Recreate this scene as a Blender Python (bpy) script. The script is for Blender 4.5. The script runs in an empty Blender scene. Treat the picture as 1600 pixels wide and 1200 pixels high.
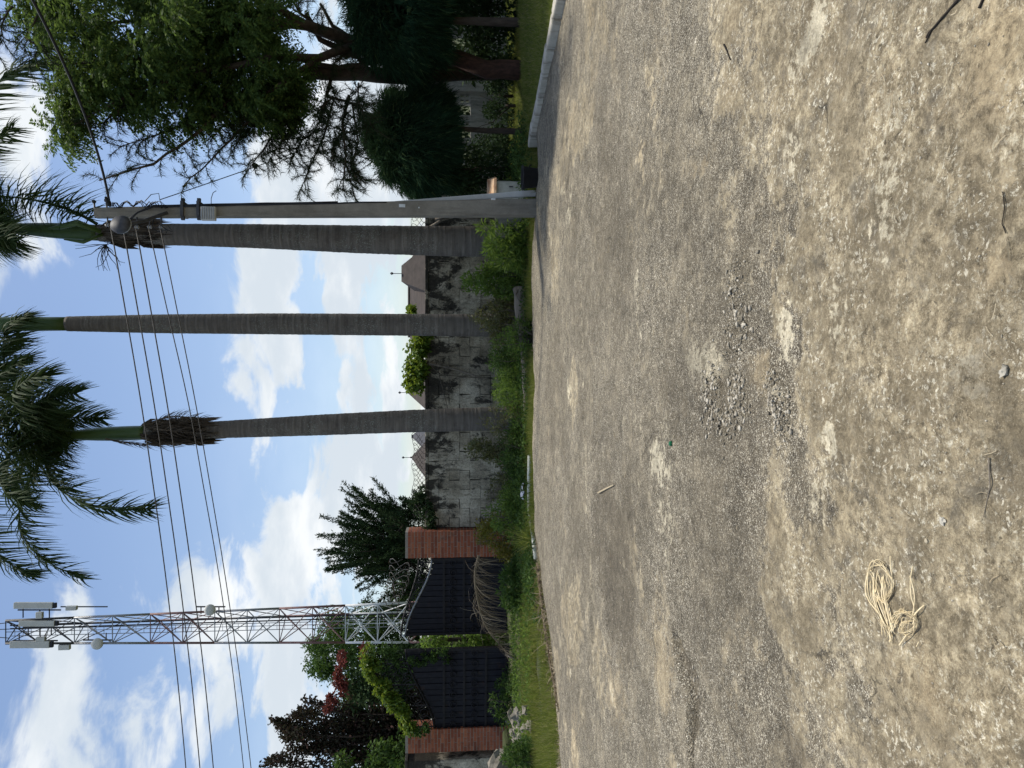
import bpy, math, random
import numpy as np
from mathutils import Vector, Matrix, Quaternion

R = math.radians
random.seed(7)
rng = np.random.default_rng(11)
S = bpy.context.scene
C = S.collection

# ------------------------------------------------------------------ camera
# phone held on its side: the picture's right is the world's down
FPX, CAMH, PITCH = 1155.0, 1.5, R(5.0)
cam = bpy.data.cameras.new('camera')
cam.sensor_fit = 'HORIZONTAL'; cam.sensor_width = 36.0
cam.lens = 36.0 * FPX / 1600.0
cam.clip_start = 0.05; cam.clip_end = 2000
camo = bpy.data.objects.new('camera', cam); C.objects.link(camo)
FW = Vector((0, math.cos(PITCH), -math.sin(PITCH)))
UP = Vector((0, math.sin(PITCH), math.cos(PITCH)))
RT = Vector((1, 0, 0))
m = Matrix.Identity(4)
for i in range(3):
    m[i][0] = -UP[i]; m[i][1] = RT[i]; m[i][2] = -FW[i]
m[2][3] = CAMH
camo.matrix_world = m
S.camera = camo

# ------------------------------------------------------------------ exposure
S.view_settings.view_transform = 'Standard'
S.view_settings.look = 'None'
S.view_settings.exposure = 0.22
S.view_settings.gamma = 1.0
S.view_settings.use_curve_mapping = False

# ------------------------------------------------------------------ sun
SUN_EL, SUN_AZ = R(76), R(52)          # azimuth from +Y towards +X : ahead of the camera, a little right
sd = bpy.data.lights.new('sun', 'SUN'); sd.energy = 3.9; sd.angle = R(3.0); sd.color = (1.0, 0.94, 0.83)
so = bpy.data.objects.new('sun', sd); C.objects.link(so)
sdir = Vector((math.sin(SUN_AZ)*math.cos(SUN_EL), math.cos(SUN_AZ)*math.cos(SUN_EL), math.sin(SUN_EL)))
so.rotation_euler = sdir.to_track_quat('Z', 'Y').to_euler()
so.location = (0, 0, 40)

# ------------------------------------------------------------------ sky
W = bpy.data.worlds.new('World'); S.world = W; W.use_nodes = True
wt = W.node_tree; wt.nodes.clear()
def wn(t, **k):
    n = wt.nodes.new(t)
    for a, b in k.items(): setattr(n, a, b)
    return n
def wl(a, b): wt.links.new(a, b)
def wmath(op, a, b=None, c=None, clamp=False):
    n = wn('ShaderNodeMath', operation=op, use_clamp=clamp)
    for i, x in enumerate((a, b, c)):
        if x is None: continue
        if isinstance(x, (int, float)): n.inputs[i].default_value = x
        else: wl(x, n.inputs[i])
    return n.outputs[0]
sky = wn('ShaderNodeTexSky', sky_type='NISHITA', sun_disc=False, sun_elevation=SUN_EL, sun_rotation=SUN_AZ,
         altitude=400, air_density=1.0, dust_density=1.6, ozone_density=1.4)
tc = wn('ShaderNodeTexCoord'); sep = wn('ShaderNodeSeparateXYZ'); wl(tc.outputs['Generated'], sep.inputs[0])
dx, dy, dz = sep.outputs
az = wmath('ARCTAN2', dx, dy); el = wmath('ARCSINE', dz)
# cloud deck coordinates: flatter towards the horizon
den = wmath('ADD', wmath('MAXIMUM', dz, 0.0), 0.30)
comb = wn('ShaderNodeCombineXYZ')
wl(wmath('DIVIDE', dx, den), comb.inputs[0]); wl(wmath('DIVIDE', dy, den), comb.inputs[1]); wl(wmath('MULTIPLY', dz, 1.6), comb.inputs[2])
def wnoise(scale, detail, rough, off=(0, 0, 0), dist=0.0):
    mp = wn('ShaderNodeMapping'); mp.inputs['Location'].default_value = off; wl(comb.outputs[0], mp.inputs[0])
    n = wn('ShaderNodeTexNoise'); n.inputs['Scale'].default_value = scale; n.inputs['Detail'].default_value = detail
    n.inputs['Roughness'].default_value = rough; n.inputs['Distortion'].default_value = dist
    wl(mp.outputs[0], n.inputs['Vector']); return n.outputs['Fac']
def pix_ang(u, v):
    d = (FW*FPX + RT*(u-600) + UP*(800-v)).normalized()
    return math.atan2(d.x, d.y), math.asin(d.z)
dens = wmath('ADD', wmath('MULTIPLY', wnoise(1.55, 3, 0.5, (3.1, 7.7, 0.4)), 0.50),
             wmath('MULTIPLY', wnoise(5.2, 8, 0.58, (1.3, 0.2, 4.4), 0.35), 0.62))
# the cumulus banks of the photograph (u, v upright picture, half sizes, weight)
BLOBS = [(690, 400, 150, 70, .20), (720, 545, 90, 28, .13), (640, 620, 260, 25, .09), (980, 520, 110, 90, .20), (170, 330, 120, 70, .13),
         (80, 440, 140, 50, .12), (330, 480, 130, 80, .12), (1000, 30, 80, 50, .20), (810, 15, 60, 40, .12),
         (300, 150, 130, 60, .09), (60, 90, 110, 70, .10), (440, 585, 130, 40, .10),
         (620, 200, 180, 90, -.16), (930, 180, 110, 90, -.14), (420, 250, 120, 90, -.10), (720, 490, 110, 26, -.12), (640, 590, 90, 22, -.08), (480, 100, 90, 100, -.12)]
for (u, v, su, sv, wgt) in BLOBS:
    a0, e0 = pix_ang(u, v)
    qa = wmath('DIVIDE', wmath('SUBTRACT', az, a0), su/FPX*1.15); qe = wmath('DIVIDE', wmath('SUBTRACT', el, e0), sv/FPX*1.15)
    r2 = wmath('ADD', wmath('MULTIPLY', qa, qa), wmath('MULTIPLY', qe, qe))
    g = wmath('MULTIPLY', wmath('POWER', 2.718, wmath('MULTIPLY', r2, -1.0)), wgt)
    dens = wmath('ADD', dens, g)
cov = wn('ShaderNodeMapRange', interpolation_type='SMOOTHERSTEP'); wl(dens, cov.inputs[0])
cov.inputs[1].default_value = 0.57; cov.inputs[2].default_value = 0.70
# thin veil low in the sky
veil = wn('ShaderNodeMapRange', interpolation_type='SMOOTHSTEP'); wl(el, veil.inputs[0])
veil.inputs[1].default_value = R(26); veil.inputs[2].default_value = R(0); veil.inputs[3].default_value = 0.0; veil.inputs[4].default_value = 0.24
covs = wmath('MAXIMUM', cov.outputs[0], veil.outputs[0])
body = wn('ShaderNodeMapRange', interpolation_type='SMOOTHSTEP'); wl(wmath('ADD', wmath('MULTIPLY', wnoise(3.4, 6, 0.55, (8.3, 2.2, 1.0)), 0.7), wmath('MULTIPLY', dens, 0.3)), body.inputs[0])
body.inputs[1].default_value = 0.40; body.inputs[2].default_value = 0.62
ccol = wn('ShaderNodeMix', data_type='RGBA')
ccol.inputs['A'].default_value = (0.93, 0.955, 0.97, 1); ccol.inputs['B'].default_value = (0.66, 0.73, 0.80, 1)
wl(body.outputs[0], ccol.inputs['Factor'])
bg1 = wn('ShaderNodeBackground'); bg1.inputs[1].default_value = 0.142; wl(sky.outputs[0], bg1.inputs[0])
bg2 = wn('ShaderNodeBackground'); bg2.inputs[1].default_value = 0.92; wl(ccol.outputs['Result'], bg2.inputs[0])
mx = wn('ShaderNodeMixShader'); wl(covs, mx.inputs[0]); wl(bg1.outputs[0], mx.inputs[1]); wl(bg2.outputs[0], mx.inputs[2])
wo = wn('ShaderNodeOutputWorld'); wl(mx.outputs[0], wo.inputs[0])
S.cycles.use_adaptive_sampling = True; S.cycles.adaptive_threshold = 0.02
S.cycles.max_bounces = 4; S.cycles.transparent_max_bounces = 4
S.cycles.diffuse_bounces = 2; S.cycles.glossy_bounces = 1; S.cycles.transmission_bounces = 4
W.cycles.sampling_method = 'MANUAL'; W.cycles.sample_map_resolution = 512

# ------------------------------------------------------------------ placing helpers (upright picture: u to the right, v down)
def rayd(u, v): return FW*FPX + RT*(u-600) + UP*(800-v)
def at(u, v, Y):
    d = rayd(u, v); return Vector((0, 0, CAMH)) + d*(Y/d.y)
def gnd(u, v, z=0.0):
    d = rayd(u, v); t = (z-CAMH)/d.z; return Vector((0, 0, CAMH)) + d*t
def aT(x, y, Y): return at(1200-y, x, Y)      # x, y as read off the picture as it lies
def gT(x, y, z=0.0): return gnd(1200-y, x, z)

# ------------------------------------------------------------------ node material helpers
MATS = {}
class NT:
    def __init__(s, name):
        s.m = bpy.data.materials.new(name); s.m.use_nodes = True; s.t = s.m.node_tree
        s.b = s.t.nodes['Principled BSDF']; s.o = s.t.nodes['Material Output']
        s.b.inputs['Specular IOR Level'].default_value = 0.3
        MATS[name] = s.m
    def n(s, t, **k):
        n = s.t.nodes.new(t)
        for a, b in k.items(): setattr(n, a, b)
        return n
    def l(s, a, b): s.t.links.new(a, b)
    def pos(s): return s.n('ShaderNodeNewGeometry').outputs['Position']
    def obj(s): return s.n('ShaderNodeTexCoord').outputs['Object']
    def noise(s, vec, scale, detail=4, rough=0.55, dist=0.0, out='Fac'):
        n = s.n('ShaderNodeTexNoise'); n.inputs['Scale'].default_value = scale; n.inputs['Detail'].default_value = detail
        n.inputs['Roughness'].default_value = rough; n.inputs['Distortion'].default_value = dist
        s.l(vec, n.inputs['Vector']); return n.outputs[out]
    def vor(s, vec, scale, feature='F1', out='Distance', rand=1.0):
        n = s.n('ShaderNodeTexVoronoi', feature=feature); n.inputs['Scale'].default_value = scale
        n.inputs['Randomness'].default_value = rand; s.l(vec, n.inputs['Vector']); return n.outputs[out]
    def ramp(s, fac, stops, interp='LINEAR'):
        n = s.n('ShaderNodeValToRGB'); cr = n.color_ramp; cr.interpolation = interp
        while len(cr.elements) < len(stops): cr.elements.new(0.5)
        for e, (p, c) in zip(cr.elements, stops):
            e.position = p; e.color = (*c, 1) if not isinstance(c, (int, float)) else (c, c, c, 1)
        s.l(fac, n.inputs[0]); return n.outputs[0]
    def rng(s, v, a, b, c=0.0, d=1.0, smooth=True):
        n = s.n('ShaderNodeMapRange', interpolation_type='SMOOTHSTEP' if smooth else 'LINEAR'); s.l(v, n.inputs[0])
        for i, x in enumerate((a, b, c, d)): n.inputs[1+i].default_value = x
        return n.outputs[0]
    def math(s, op, a, b=None, clamp=False):
        n = s.n('ShaderNodeMath', operation=op, use_clamp=clamp)
        for i, x in enumerate((a, b)):
            if x is None: continue
            if isinstance(x, (int, float)): n.inputs[i].default_value = x
            else: s.l(x, n.inputs[i])
        return n.outputs[0]
    def mix(s, f, a, b, mode='MIX'):
        n = s.n('ShaderNodeMix', data_type='RGBA', blend_type=mode)
        for k, x in (('Factor', f), ('A', a), ('B', b)):
            if isinstance(x, (int, float)): n.inputs[k].default_value = x
            elif isinstance(x, tuple): n.inputs[k].default_value = (*x, 1)
            else: s.l(x, n.inputs[k])
        return n.outputs['Result']
    def attr(s, name): return s.n('ShaderNodeAttribute', attribute_name=name).outputs['Fac']
    def mapv(s, vec, scale=(1, 1, 1)):
        n = s.n('ShaderNodeMapping'); n.inputs['Scale'].default_value = scale; s.l(vec, n.inputs[0]); return n.outputs[0]
    def bump(s, h, strength=0.5, dist=0.01):
        n = s.n('ShaderNodeBump'); n.inputs['Strength'].default_value = strength; n.inputs['Distance'].default_value = dist
        s.l(h, n.inputs['Height']); s.l(n.outputs[0], s.b.inputs['Normal'])
    def col(s, c):
        if isinstance(c, tuple): s.b.inputs['Base Color'].default_value = (*c, 1)
        else: s.l(c, s.b.inputs['Base Color'])
    def rough(s, r):
        if isinstance(r, (int, float)): s.b.inputs['Roughness'].default_value = r
        else: s.l(r, s.b.inputs['Roughness'])

def simple(name, c1, c2, scale=8, rough=0.8, bump=0.3, bdist=0.01, detail=5, metal=0.0, world=False, stretch=(1, 1, 1)):
    t = NT(name); v = t.mapv(t.pos() if world else t.obj(), stretch)
    n = t.noise(v, scale, detail, 0.6); t.col(t.ramp(n, [(0.3, c1), (0.7, c2)])); t.rough(rough)
    t.b.inputs['Metallic'].default_value = metal
    if bump: t.bump(t.noise(v, scale*4, 3), bump, bdist)
    return t.m
def leafm(name, stops, trans=(0.12, 0.2, 0.03), tfac=0.35, rough=0.5, spec=0.3):
    t = NT(name); g = t.n('ShaderNodeNewGeometry')
    c = t.ramp(g.outputs['Random Per Island'], stops); t.col(c); t.rough(rough); t.b.inputs['Specular IOR Level'].default_value = spec
    tr = t.n('ShaderNodeBsdfTranslucent')
    if tfac > 0:
        cc = t.mix(0.6, c, trans); t.l(cc, tr.inputs['Color'])
        mxs = t.n('ShaderNodeMixShader'); mxs.inputs[0].default_value = tfac
        t.l(t.b.outputs[0], mxs.inputs[1]); t.l(tr.outputs[0], mxs.inputs[2]); t.l(mxs.outputs[0], t.o.inputs['Surface'])
    return t.m

M_neem = leafm('neem_leaf', [(0, (0.026, 0.052, 0.016)), (0.6, (0.045, 0.083, 0.022)), (0.9, (0.075, 0.12, 0.03)), (1, (0.14, 0.17, 0.04))], (0.20, 0.30, 0.06), 0.40, 0.6, 0.12)
M_needle = leafm('needle', [(0, (0.018, 0.032, 0.014)), (1, (0.045, 0.062, 0.03))], (0.05, 0.08, 0.03), 0.15, 0.8, 0.1)
M_dome = leafm('dark_needle', [(0, (0.011, 0.028, 0.016)), (0.7, (0.024, 0.055, 0.028)), (0.92, (0.035, 0.075, 0.034)), (1, (0.10, 0.14, 0.055))], (0.06, 0.12, 0.04), 0.15, 0.9, 0.05)
M_palm = leafm('palm_leaflet', [(0, (0.020, 0.040, 0.014)), (0.7, (0.035, 0.062, 0.020)), (1, (0.06, 0.085, 0.03))], (0.08, 0.13, 0.03), 0.16, 0.7, 0.12)
M_dry = leafm('dry_leaflet', [(0, (0.13, 0.10, 0.065)), (0.6, (0.24, 0.19, 0.12)), (1, (0.36, 0.30, 0.21))], (0.3, 0.22, 0.12), 0.15, 0.8)
M_drydark = leafm('dry_dark_leaflet', [(0, (0.05, 0.04, 0.03)), (1, (0.14, 0.11, 0.08))], (0.12, 0.09, 0.05), 0.1, 0.9)
M_ever = leafm('evergreen_leaf', [(0, (0.014, 0.028, 0.012)), (0.8, (0.030, 0.055, 0.022)), (1, (0.05, 0.075, 0.03))], (0.06, 0.1, 0.03), 0.15, 0.85, 0.08)
M_green = leafm('broad_leaf', [(0, (0.030, 0.058, 0.018)), (0.7, (0.055, 0.10, 0.026)), (1, (0.10, 0.16, 0.04))], (0.12, 0.22, 0.03), 0.3, 0.7, 0.12)
M_red = leafm('copper_leaf', [(0, (0.020, 0.022, 0.016)), (0.45, (0.034, 0.034, 0.022)), (0.7, (0.045, 0.032, 0.026)), (0.92, (0.07, 0.038, 0.032)), (1, (0.05, 0.065, 0.028))], (0.10, 0.08, 0.04), 0.15, 0.8, 0.1)
M_bloom = leafm('red_bract', [(0, (0.09, 0.025, 0.024)), (1, (0.21, 0.06, 0.05))], (0.3, 0.1, 0.06), 0.2, 0.8, 0.1)
M_vine = leafm('vine_leaf', [(0, (0.05, 0.11, 0.015)), (0.7, (0.10, 0.17, 0.02)), (1, (0.17, 0.21, 0.025))], (0.30, 0.38, 0.04), 0.4)
M_shrub = leafm('shrub_leaf', [(0, (0.050, 0.090, 0.022)), (0.7, (0.095, 0.16, 0.034)), (1, (0.18, 0.24, 0.06))], (0.26, 0.40, 0.06), 0.42, 0.6, 0.15)
M_olive = leafm('olive_leaf', [(0, (0.06, 0.075, 0.028)), (0.6, (0.10, 0.115, 0.04)), (1, (0.17, 0.165, 0.06))], (0.22, 0.2, 0.06), 0.3)
M_yellow = leafm('yellowish_leaf', [(0, (0.07, 0.09, 0.02)), (0.6, (0.14, 0.14, 0.025)), (1, (0.24, 0.20, 0.03))], (0.4, 0.34, 0.04), 0.35)
M_grass = leafm('grass_blade', [(0, (0.075, 0.10, 0.02)), (0.5, (0.14, 0.17, 0.036)), (0.75, (0.22, 0.22, 0.065)), (1, (0.40, 0.33, 0.17))], (0.34, 0.42, 0.07), 0.42, 0.8, 0.1)
M_straw = leafm('straw', [(0, (0.30, 0.24, 0.15)), (1, (0.50, 0.43, 0.30))], (0.3, 0.2, 0.1), 0.0, 0.9)

M_bark = simple('bark', (0.035, 0.026, 0.02), (0.085, 0.062, 0.046), 14, 0.9, 0.8, 0.02, stretch=(1, 1, .3))
M_redbark = simple('red_bark', (0.035, 0.020, 0.015), (0.11, 0.055, 0.040), 18, 0.9, 0.8, 0.02, stretch=(1, 1, .4))
M_twig = simple('twig_bark', (0.06, 0.05, 0.04), (0.14, 0.12, 0.09), 30, 0.9, 0.2, 0.004)
M_darktwig = simple('dark_twig', (0.016, 0.013, 0.011), (0.035, 0.028, 0.022), 60, 0.9, 0.3, 0.002)
M_deadwood = simple('dead_wood', (0.10, 0.085, 0.065), (0.27, 0.235, 0.19), 9, 0.9, 0.6, 0.015, stretch=(.3, 1, 1))
M_shaft = simple('crownshaft', (0.045, 0.085, 0.022), (0.075, 0.12, 0.035), 3, 0.4, 0.05, 0.004, stretch=(4, 4, .4))
M_blackcable = simple('black_cable', (0.012, 0.012, 0.013), (0.022, 0.022, 0.024), 30, 0.6, 0)
M_alwire = simple('weathered_wire', (0.05, 0.045, 0.04), (0.11, 0.10, 0.09), 12, 0.6, 0)
M_blackpl = simple('black_plastic', (0.010, 0.010, 0.011), (0.02, 0.02, 0.02), 12, 0.5, 0.1)
M_galv = simple('galvanised', (0.20, 0.205, 0.21), (0.36, 0.365, 0.37), 9, 0.5, 0.1, 0.003, metal=0.4)
M_darksteel = simple('dark_steel', (0.035, 0.035, 0.04), (0.08, 0.08, 0.085), 8, 0.6, 0.05, 0.003)
M_whitepaint = simple('white_paint', (0.52, 0.53, 0.52), (0.72, 0.73, 0.72), 6, 0.5, 0.05, 0.003)
M_redpaint = simple('red_paint', (0.15, 0.075, 0.070), (0.25, 0.15, 0.14), 6, 0.6, 0.05, 0.003)
M_antenna = simple('antenna_shell', (0.52, 0.51, 0.46), (0.62, 0.61, 0.56), 2, 0.5, 0)
M_gate = simple('gate_paint', (0.004, 0.004, 0.010), (0.010, 0.010, 0.018), 7, 0.6, 0.15, 0.004)
t = NT('gate_paint_worn'); v = t.pos(); n_ = t.noise(v, 5, 7, .7); c = t.ramp(t.noise(v, 9, 5), [(0.3, (0.004, 0.004, 0.009)), (0.7, (0.012, 0.012, 0.019))]); c = t.mix(t.rng(n_, .56, .70, 0, .8), c, (0.035, 0.016, 0.010)); c = t.mix(t.rng(t.noise(t.mapv(v, (1, 1, .2)), 14, 5, .7), .55, .75, 0, .5), c, (0.05, 0.048, 0.045)); t.col(c); t.rough(.65); t.bump(n_, .3, .006); M_gate = t.m
M_gate2 = simple('gate_iron', (0.006, 0.006, 0.009), (0.022, 0.018, 0.018), 16, 0.6, 0.2, 0.004)
M_rusty = simple('rusty_lid', (0.32, 0.13, 0.05), (0.62, 0.46, 0.30), 7, 0.85, 0.3, 0.004)
M_cream = simple('cream_paint', (0.36, 0.34, 0.28), (0.58, 0.56, 0.48), 7, 0.8, 0.2, 0.004)
M_pipe = simple('white_pipe', (0.42, 0.44, 0.38), (0.62, 0.63, 0.56), 5, 0.6, 0.1, 0.003)
M_rag = simple('pale_cloth', (0.55, 0.58, 0.64), (0.72, 0.74, 0.78), 20, 0.9, 0.4, 0.01)
M_rope = simple('raffia', (0.58, 0.46, 0.26), (0.86, 0.74, 0.50), 40, 0.8, 0.3, 0.002)
M_cap = simple('green_cap', (0.005, 0.09, 0.035), (0.01, 0.14, 0.05), 60, 0.35, 0)
M_houseWall = simple('house_render', (0.32, 0.29, 0.24), (0.42, 0.39, 0.33), 3, 0.9, 0.1)
M_lens = simple('lamp_lens', (0.085, 0.08, 0.07), (0.15, 0.14, 0.12), 6, 0.3, 0)

# palm trunk : grey with leaf scar rings, moss and pale lichen
t = NT('palm_trunk'); v = t.obj()
rings = t.math('ADD', t.math('MULTIPLY', t.noise(t.mapv(v, (0.6, 0.6, 9)), 1.7, 5, 0.65, 0.1), 0.9), t.math('MULTIPLY', t.noise(v, 2.0, 5, .7), 0.1))
ly = t.noise(v, 5, 6, 0.65); li = t.noise(v, 38, 3, 0.6)
c = t.ramp(rings, [(0.30, (0.092, 0.080, 0.067)), (0.55, (0.15, 0.132, 0.112)), (0.75, (0.25, 0.222, 0.188))])
c = t.mix(t.rng(ly, 0.50, 0.70, 0, 0.5), c, (0.070, 0.055, 0.044)); c = t.mix(t.rng(t.noise(t.mapv(v, (1, 1, .15)), 9, 5, .7), 0.55, 0.75, 0, 0.3), c, (0.21, 0.19, 0.16))
c = t.mix(t.math('MULTIPLY', t.rng(li, 0.56, 0.62), t.rng(t.noise(v, 1.1, 3), 0.46, 0.62)), c, (0.24, 0.26, 0.22))
t.col(c); t.rough(0.9); t.bump(t.math('ADD', t.math('MULTIPLY', rings, 1.6), t.math('MULTIPLY', li, 0.4)), 0.7, 0.025); M_trunk = t.m

# concrete (pole, kerb, loose blocks)
def concrete(name, c1, c2, stain, amt=0.55, moss=None):
    t = NT(name); v = t.pos(); n1 = t.noise(v, 3.0, 6, 0.65); n2 = t.noise(v, 40, 4, 0.6); n3 = t.noise(t.mapv(v, (1, 1, .16)), 7, 6, 0.72)
    c = t.ramp(n1, [(0.3, c1), (0.7, c2)]); c = t.mix(t.rng(n3, 0.48, 0.7, 0, amt), c, stain)
    c = t.mix(t.rng(n2, 0.55, 0.75, 0, 0.35), c, tuple(x*1.35 for x in c2))
    if moss: c = t.mix(t.rng(t.noise(v, 7, 4), 0.52, 0.7, 0, .6), c, moss)
    t.col(c); t.rough(0.9); t.bump(n2, 0.5, 0.006); return t.m
M_pole = concrete('pole_concrete', (0.165, 0.148, 0.118), (0.26, 0.237, 0.195), (0.095, 0.086, 0.07))
M_post = concrete('pale_post', (0.46, 0.46, 0.44), (0.58, 0.58, 0.56), (0.3, 0.3, 0.28), 0.4)
M_kerb = concrete('kerb_concrete', (0.34, 0.32, 0.265), (0.52, 0.49, 0.42), (0.12, 0.11, 0.085), 0.9)
M_block = concrete('loose_block', (0.17, 0.16, 0.14), (0.30, 0.285, 0.25), (0.07, 0.07, 0.06), 0.7)
M_rubble = concrete('rubble', (0.15, 0.135, 0.108), (0.28, 0.255, 0.21), (0.08, 0.072, 0.058), 0.8)
M_pebble = concrete('pebble', (0.30, 0.255, 0.175), (0.54, 0.475, 0.35), (0.17, 0.145, 0.10), 0.8)
t = NT('chipping'); gq_ = t.n('ShaderNodeNewGeometry'); c = t.ramp(gq_.outputs['Random Per Island'], [(0, (0.17, 0.15, 0.115)), (0.5, (0.34, 0.305, 0.24)), (1, (0.60, 0.55, 0.45))]); c = t.mix(t.rng(t.noise(t.pos(), 160, 4, .7), .45, .7, 0, .6), c, (0.15, 0.128, 0.092)); t.col(c); t.rough(.92); t.bump(t.noise(t.pos(), 220, 3), .5, .002); M_chip = t.m
M_breeze = concrete('breeze_concrete', (0.26, 0.25, 0.22), (0.40, 0.385, 0.34), (0.10, 0.10, 0.09), 0.8)

# old rendered wall: grey-tan render, black mould heavier under the coping
t = NT('old_render'); v = t.pos(); sp = t.n('ShaderNodeSeparateXYZ'); t.l(v, sp.inputs[0])
n1 = t.noise(v, 1.6, 6, 0.62); n2 = t.noise(t.mapv(v, (1, 1, 0.6)), 2.8, 9, 0.72, 0.3); n3 = t.noise(v, 22, 5, 0.6)
c = t.ramp(n1, [(0.32, (0.20, 0.175, 0.13)), (0.48, (0.40, 0.355, 0.27)), (0.66, (0.62, 0.57, 0.46))])
topb = t.rng(sp.outputs[2], 1.0, 2.05, 0.0, 0.12)
mould = t.rng(t.math('ADD', n2, topb), 0.515, 0.60)
c = t.mix(t.math('MULTIPLY', mould, 0.94), c, (0.016, 0.015, 0.014))
c = t.mix(t.rng(n3, 0.45, 0.75, 0, 0.55), c, (0.12, 0.105, 0.08))
n4 = t.noise(t.mapv(v, (1, 1, .35)), 7, 6, 0.7); c = t.mix(t.rng(n4, 0.46, 0.66, 0, 0.55), c, (0.085, 0.075, 0.056))
n5 = t.noise(v, 5.5, 7, 0.72, 1.2); c = t.mix(t.rng(t.math('ABSOLUTE', t.math('SUBTRACT', n5, 0.5)), 0.012, 0.002, 0, 0.75), c, (0.02, 0.018, 0.016))
t.col(c); t.rough(0.95); t.bump(t.math('ADD', n3, t.math('MULTIPLY', n2, 1.5)), 0.6, 0.02); M_wall = t.m
M_joint = simple('wall_joint', (0.03, 0.028, 0.025), (0.10, 0.09, 0.075), 6, 0.95, 0.3, world=True)

# brick and mortar
def brickm(name, a, b, c_):
    t = NT(name); r = t.n('ShaderNodeObjectInfo').outputs['Random']; v = t.pos()
    c = t.ramp(r, [(0, a), (0.5, b), (1, c_)]); n = t.noise(v, 28, 5, 0.65)
    c = t.mix(t.rng(n, 0.4, 0.75, 0, 0.55), c, tuple(x*0.55 for x in a)); c = t.mix(t.rng(t.noise(v, 2.2, 6, .7), 0.50, 0.72, 0, 0.65), c, (0.07, 0.045, 0.035)); c = t.mix(t.rng(t.noise(v, 7, 6, .75), 0.56, 0.72, 0, 0.5), c, (0.36, 0.29, 0.23))
    t.col(c); t.rough(0.9); t.bump(n, 0.5, 0.006); return t.m
M_brick = brickm('red_brick', (0.22, 0.065, 0.035), (0.33, 0.10, 0.05), (0.42, 0.15, 0.075))
M_mortar = simple('mortar', (0.24, 0.21, 0.17), (0.36, 0.32, 0.27), 20, 0.95, 0.3, world=True)

# tiled roofs far away (rows are two or three pixels high)
def roofm(name, a, b):
    t = NT(name); v = t.obj(); sp = t.n('ShaderNodeSeparateXYZ'); t.l(v, sp.inputs[0])
    w = t.math('FRACT', t.math('MULTIPLY', sp.outputs[2], 5.5)); n = t.noise(v, 2.5, 5, 0.6)
    c = t.ramp(n, [(0.3, a), (0.7, b)]); c = t.mix(t.rng(w, 0.2, 0.0, 0, 0.6), c, (0.03, 0.025, 0.025))
    t.col(c); t.rough(0.85); t.bump(w, 0.6, 0.05); return t.m
M_roof1 = roofm('brown_tiles', (0.036, 0.029, 0.025), (0.066, 0.053, 0.046)); M_roof2 = roofm('slate_tiles', (0.05, 0.052, 0.06), (0.085, 0.088, 0.10))

# soil below the planting
t = NT('soil'); v = t.pos(); n = t.noise(v, 1.5, 6, 0.65); n2 = t.noise(v, 18, 5, 0.6)
c = t.ramp(n, [(0.3, (0.06, 0.05, 0.03)), (0.5, (0.045, 0.06, 0.02)), (0.7, (0.11, 0.09, 0.055))])
c = t.mix(t.rng(n2, 0.4, 0.7, 0, 0.6), c, (0.035, 0.045, 0.016)); t.col(c); t.rough(1.0); t.bump(n2, 0.8, 0.04); M_soil = t.m

# the yard: worn exposed-aggregate concrete, thin tan crust, sand, grit, cracks
t = NT('yard_concrete'); v = t.pos()
A_crust, A_sand, A_dark, A_pale, A_rough = (t.attr(k) for k in ('crust', 'sand', 'dark', 'pale', 'grit'))
warp = t.n('ShaderNodeVectorMath', operation='ADD'); t.l(v, warp.inputs[0])
wsc = t.n('ShaderNodeVectorMath', operation='SCALE'); t.l(t.noise(v, 9, 3, 0.6, out='Color'), wsc.inputs[0]); wsc.inputs['Scale'].default_value = 0.05
t.l(wsc.outputs[0], warp.inputs[1]); vw = warp.outputs[0]
cell = t.n('ShaderNodeTexVoronoi', feature='F1'); cell.inputs['Scale'].default_value = 118; t.l(vw, cell.inputs['Vector'])
sepc = t.n('ShaderNodeSeparateColor'); t.l(cell.outputs['Color'], sepc.inputs[0])
chipv = t.ramp(sepc.outputs[0], [(0.0, (0.05, 0.044, 0.034)), (0.40, (0.12, 0.104, 0.08)), (0.66, (0.22, 0.195, 0.15)), (0.86, (0.40, 0.365, 0.295)), (1.0, (0.66, 0.62, 0.53))])
edge = t.rng(cell.outputs['Distance'], 0.35, 0.62)
matrix_c = t.ramp(t.noise(v, 60, 4, 0.6), [(0.3, (0.062, 0.053, 0.039)), (0.7, (0.16, 0.139, 0.104))])
agg = t.mix(edge, chipv, matrix_c)
cell2 = t.n('ShaderNodeTexVoronoi', feature='F1'); cell2.inputs['Scale'].default_value = 250; t.l(vw, cell2.inputs['Vector'])
sepc2 = t.n('ShaderNodeSeparateColor'); t.l(cell2.outputs['Color'], sepc2.inputs[0])
agg = t.mix(t.rng(sepc2.outputs[1], 0.80, 0.86, 0, 0.8), agg, t.mix(sepc2.outputs[2], (0.28, 0.25, 0.2), (0.62, 0.58, 0.5)))
big = t.noise(v, 0.55, 5, 0.6); med = t.noise(vw, 3.2, 6, 0.62); fine = t.noise(vw, 24, 6, 0.68); vfine = t.noise(v, 95, 5, 0.65)
patch = t.noise(vw, 8.5, 7, 0.70); speck = t.noise(v, 150, 3, 0.7)
agg = t.mix(t.rng(big, 0.35, 0.62, 0.45, 0.0), agg, (0.125, 0.108, 0.080))
agg = t.mix(t.rng(patch, 0.50, 0.70, 0, 0.60), agg, (0.30, 0.265, 0.20))
agg = t.mix(t.rng(patch, 0.46, 0.30, 0, 0.60), agg, (0.075, 0.065, 0.050))
agg = t.mix(t.rng(med, 0.5, 0.72, 0, 0.40), agg, (0.27, 0.235, 0.175))
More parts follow.
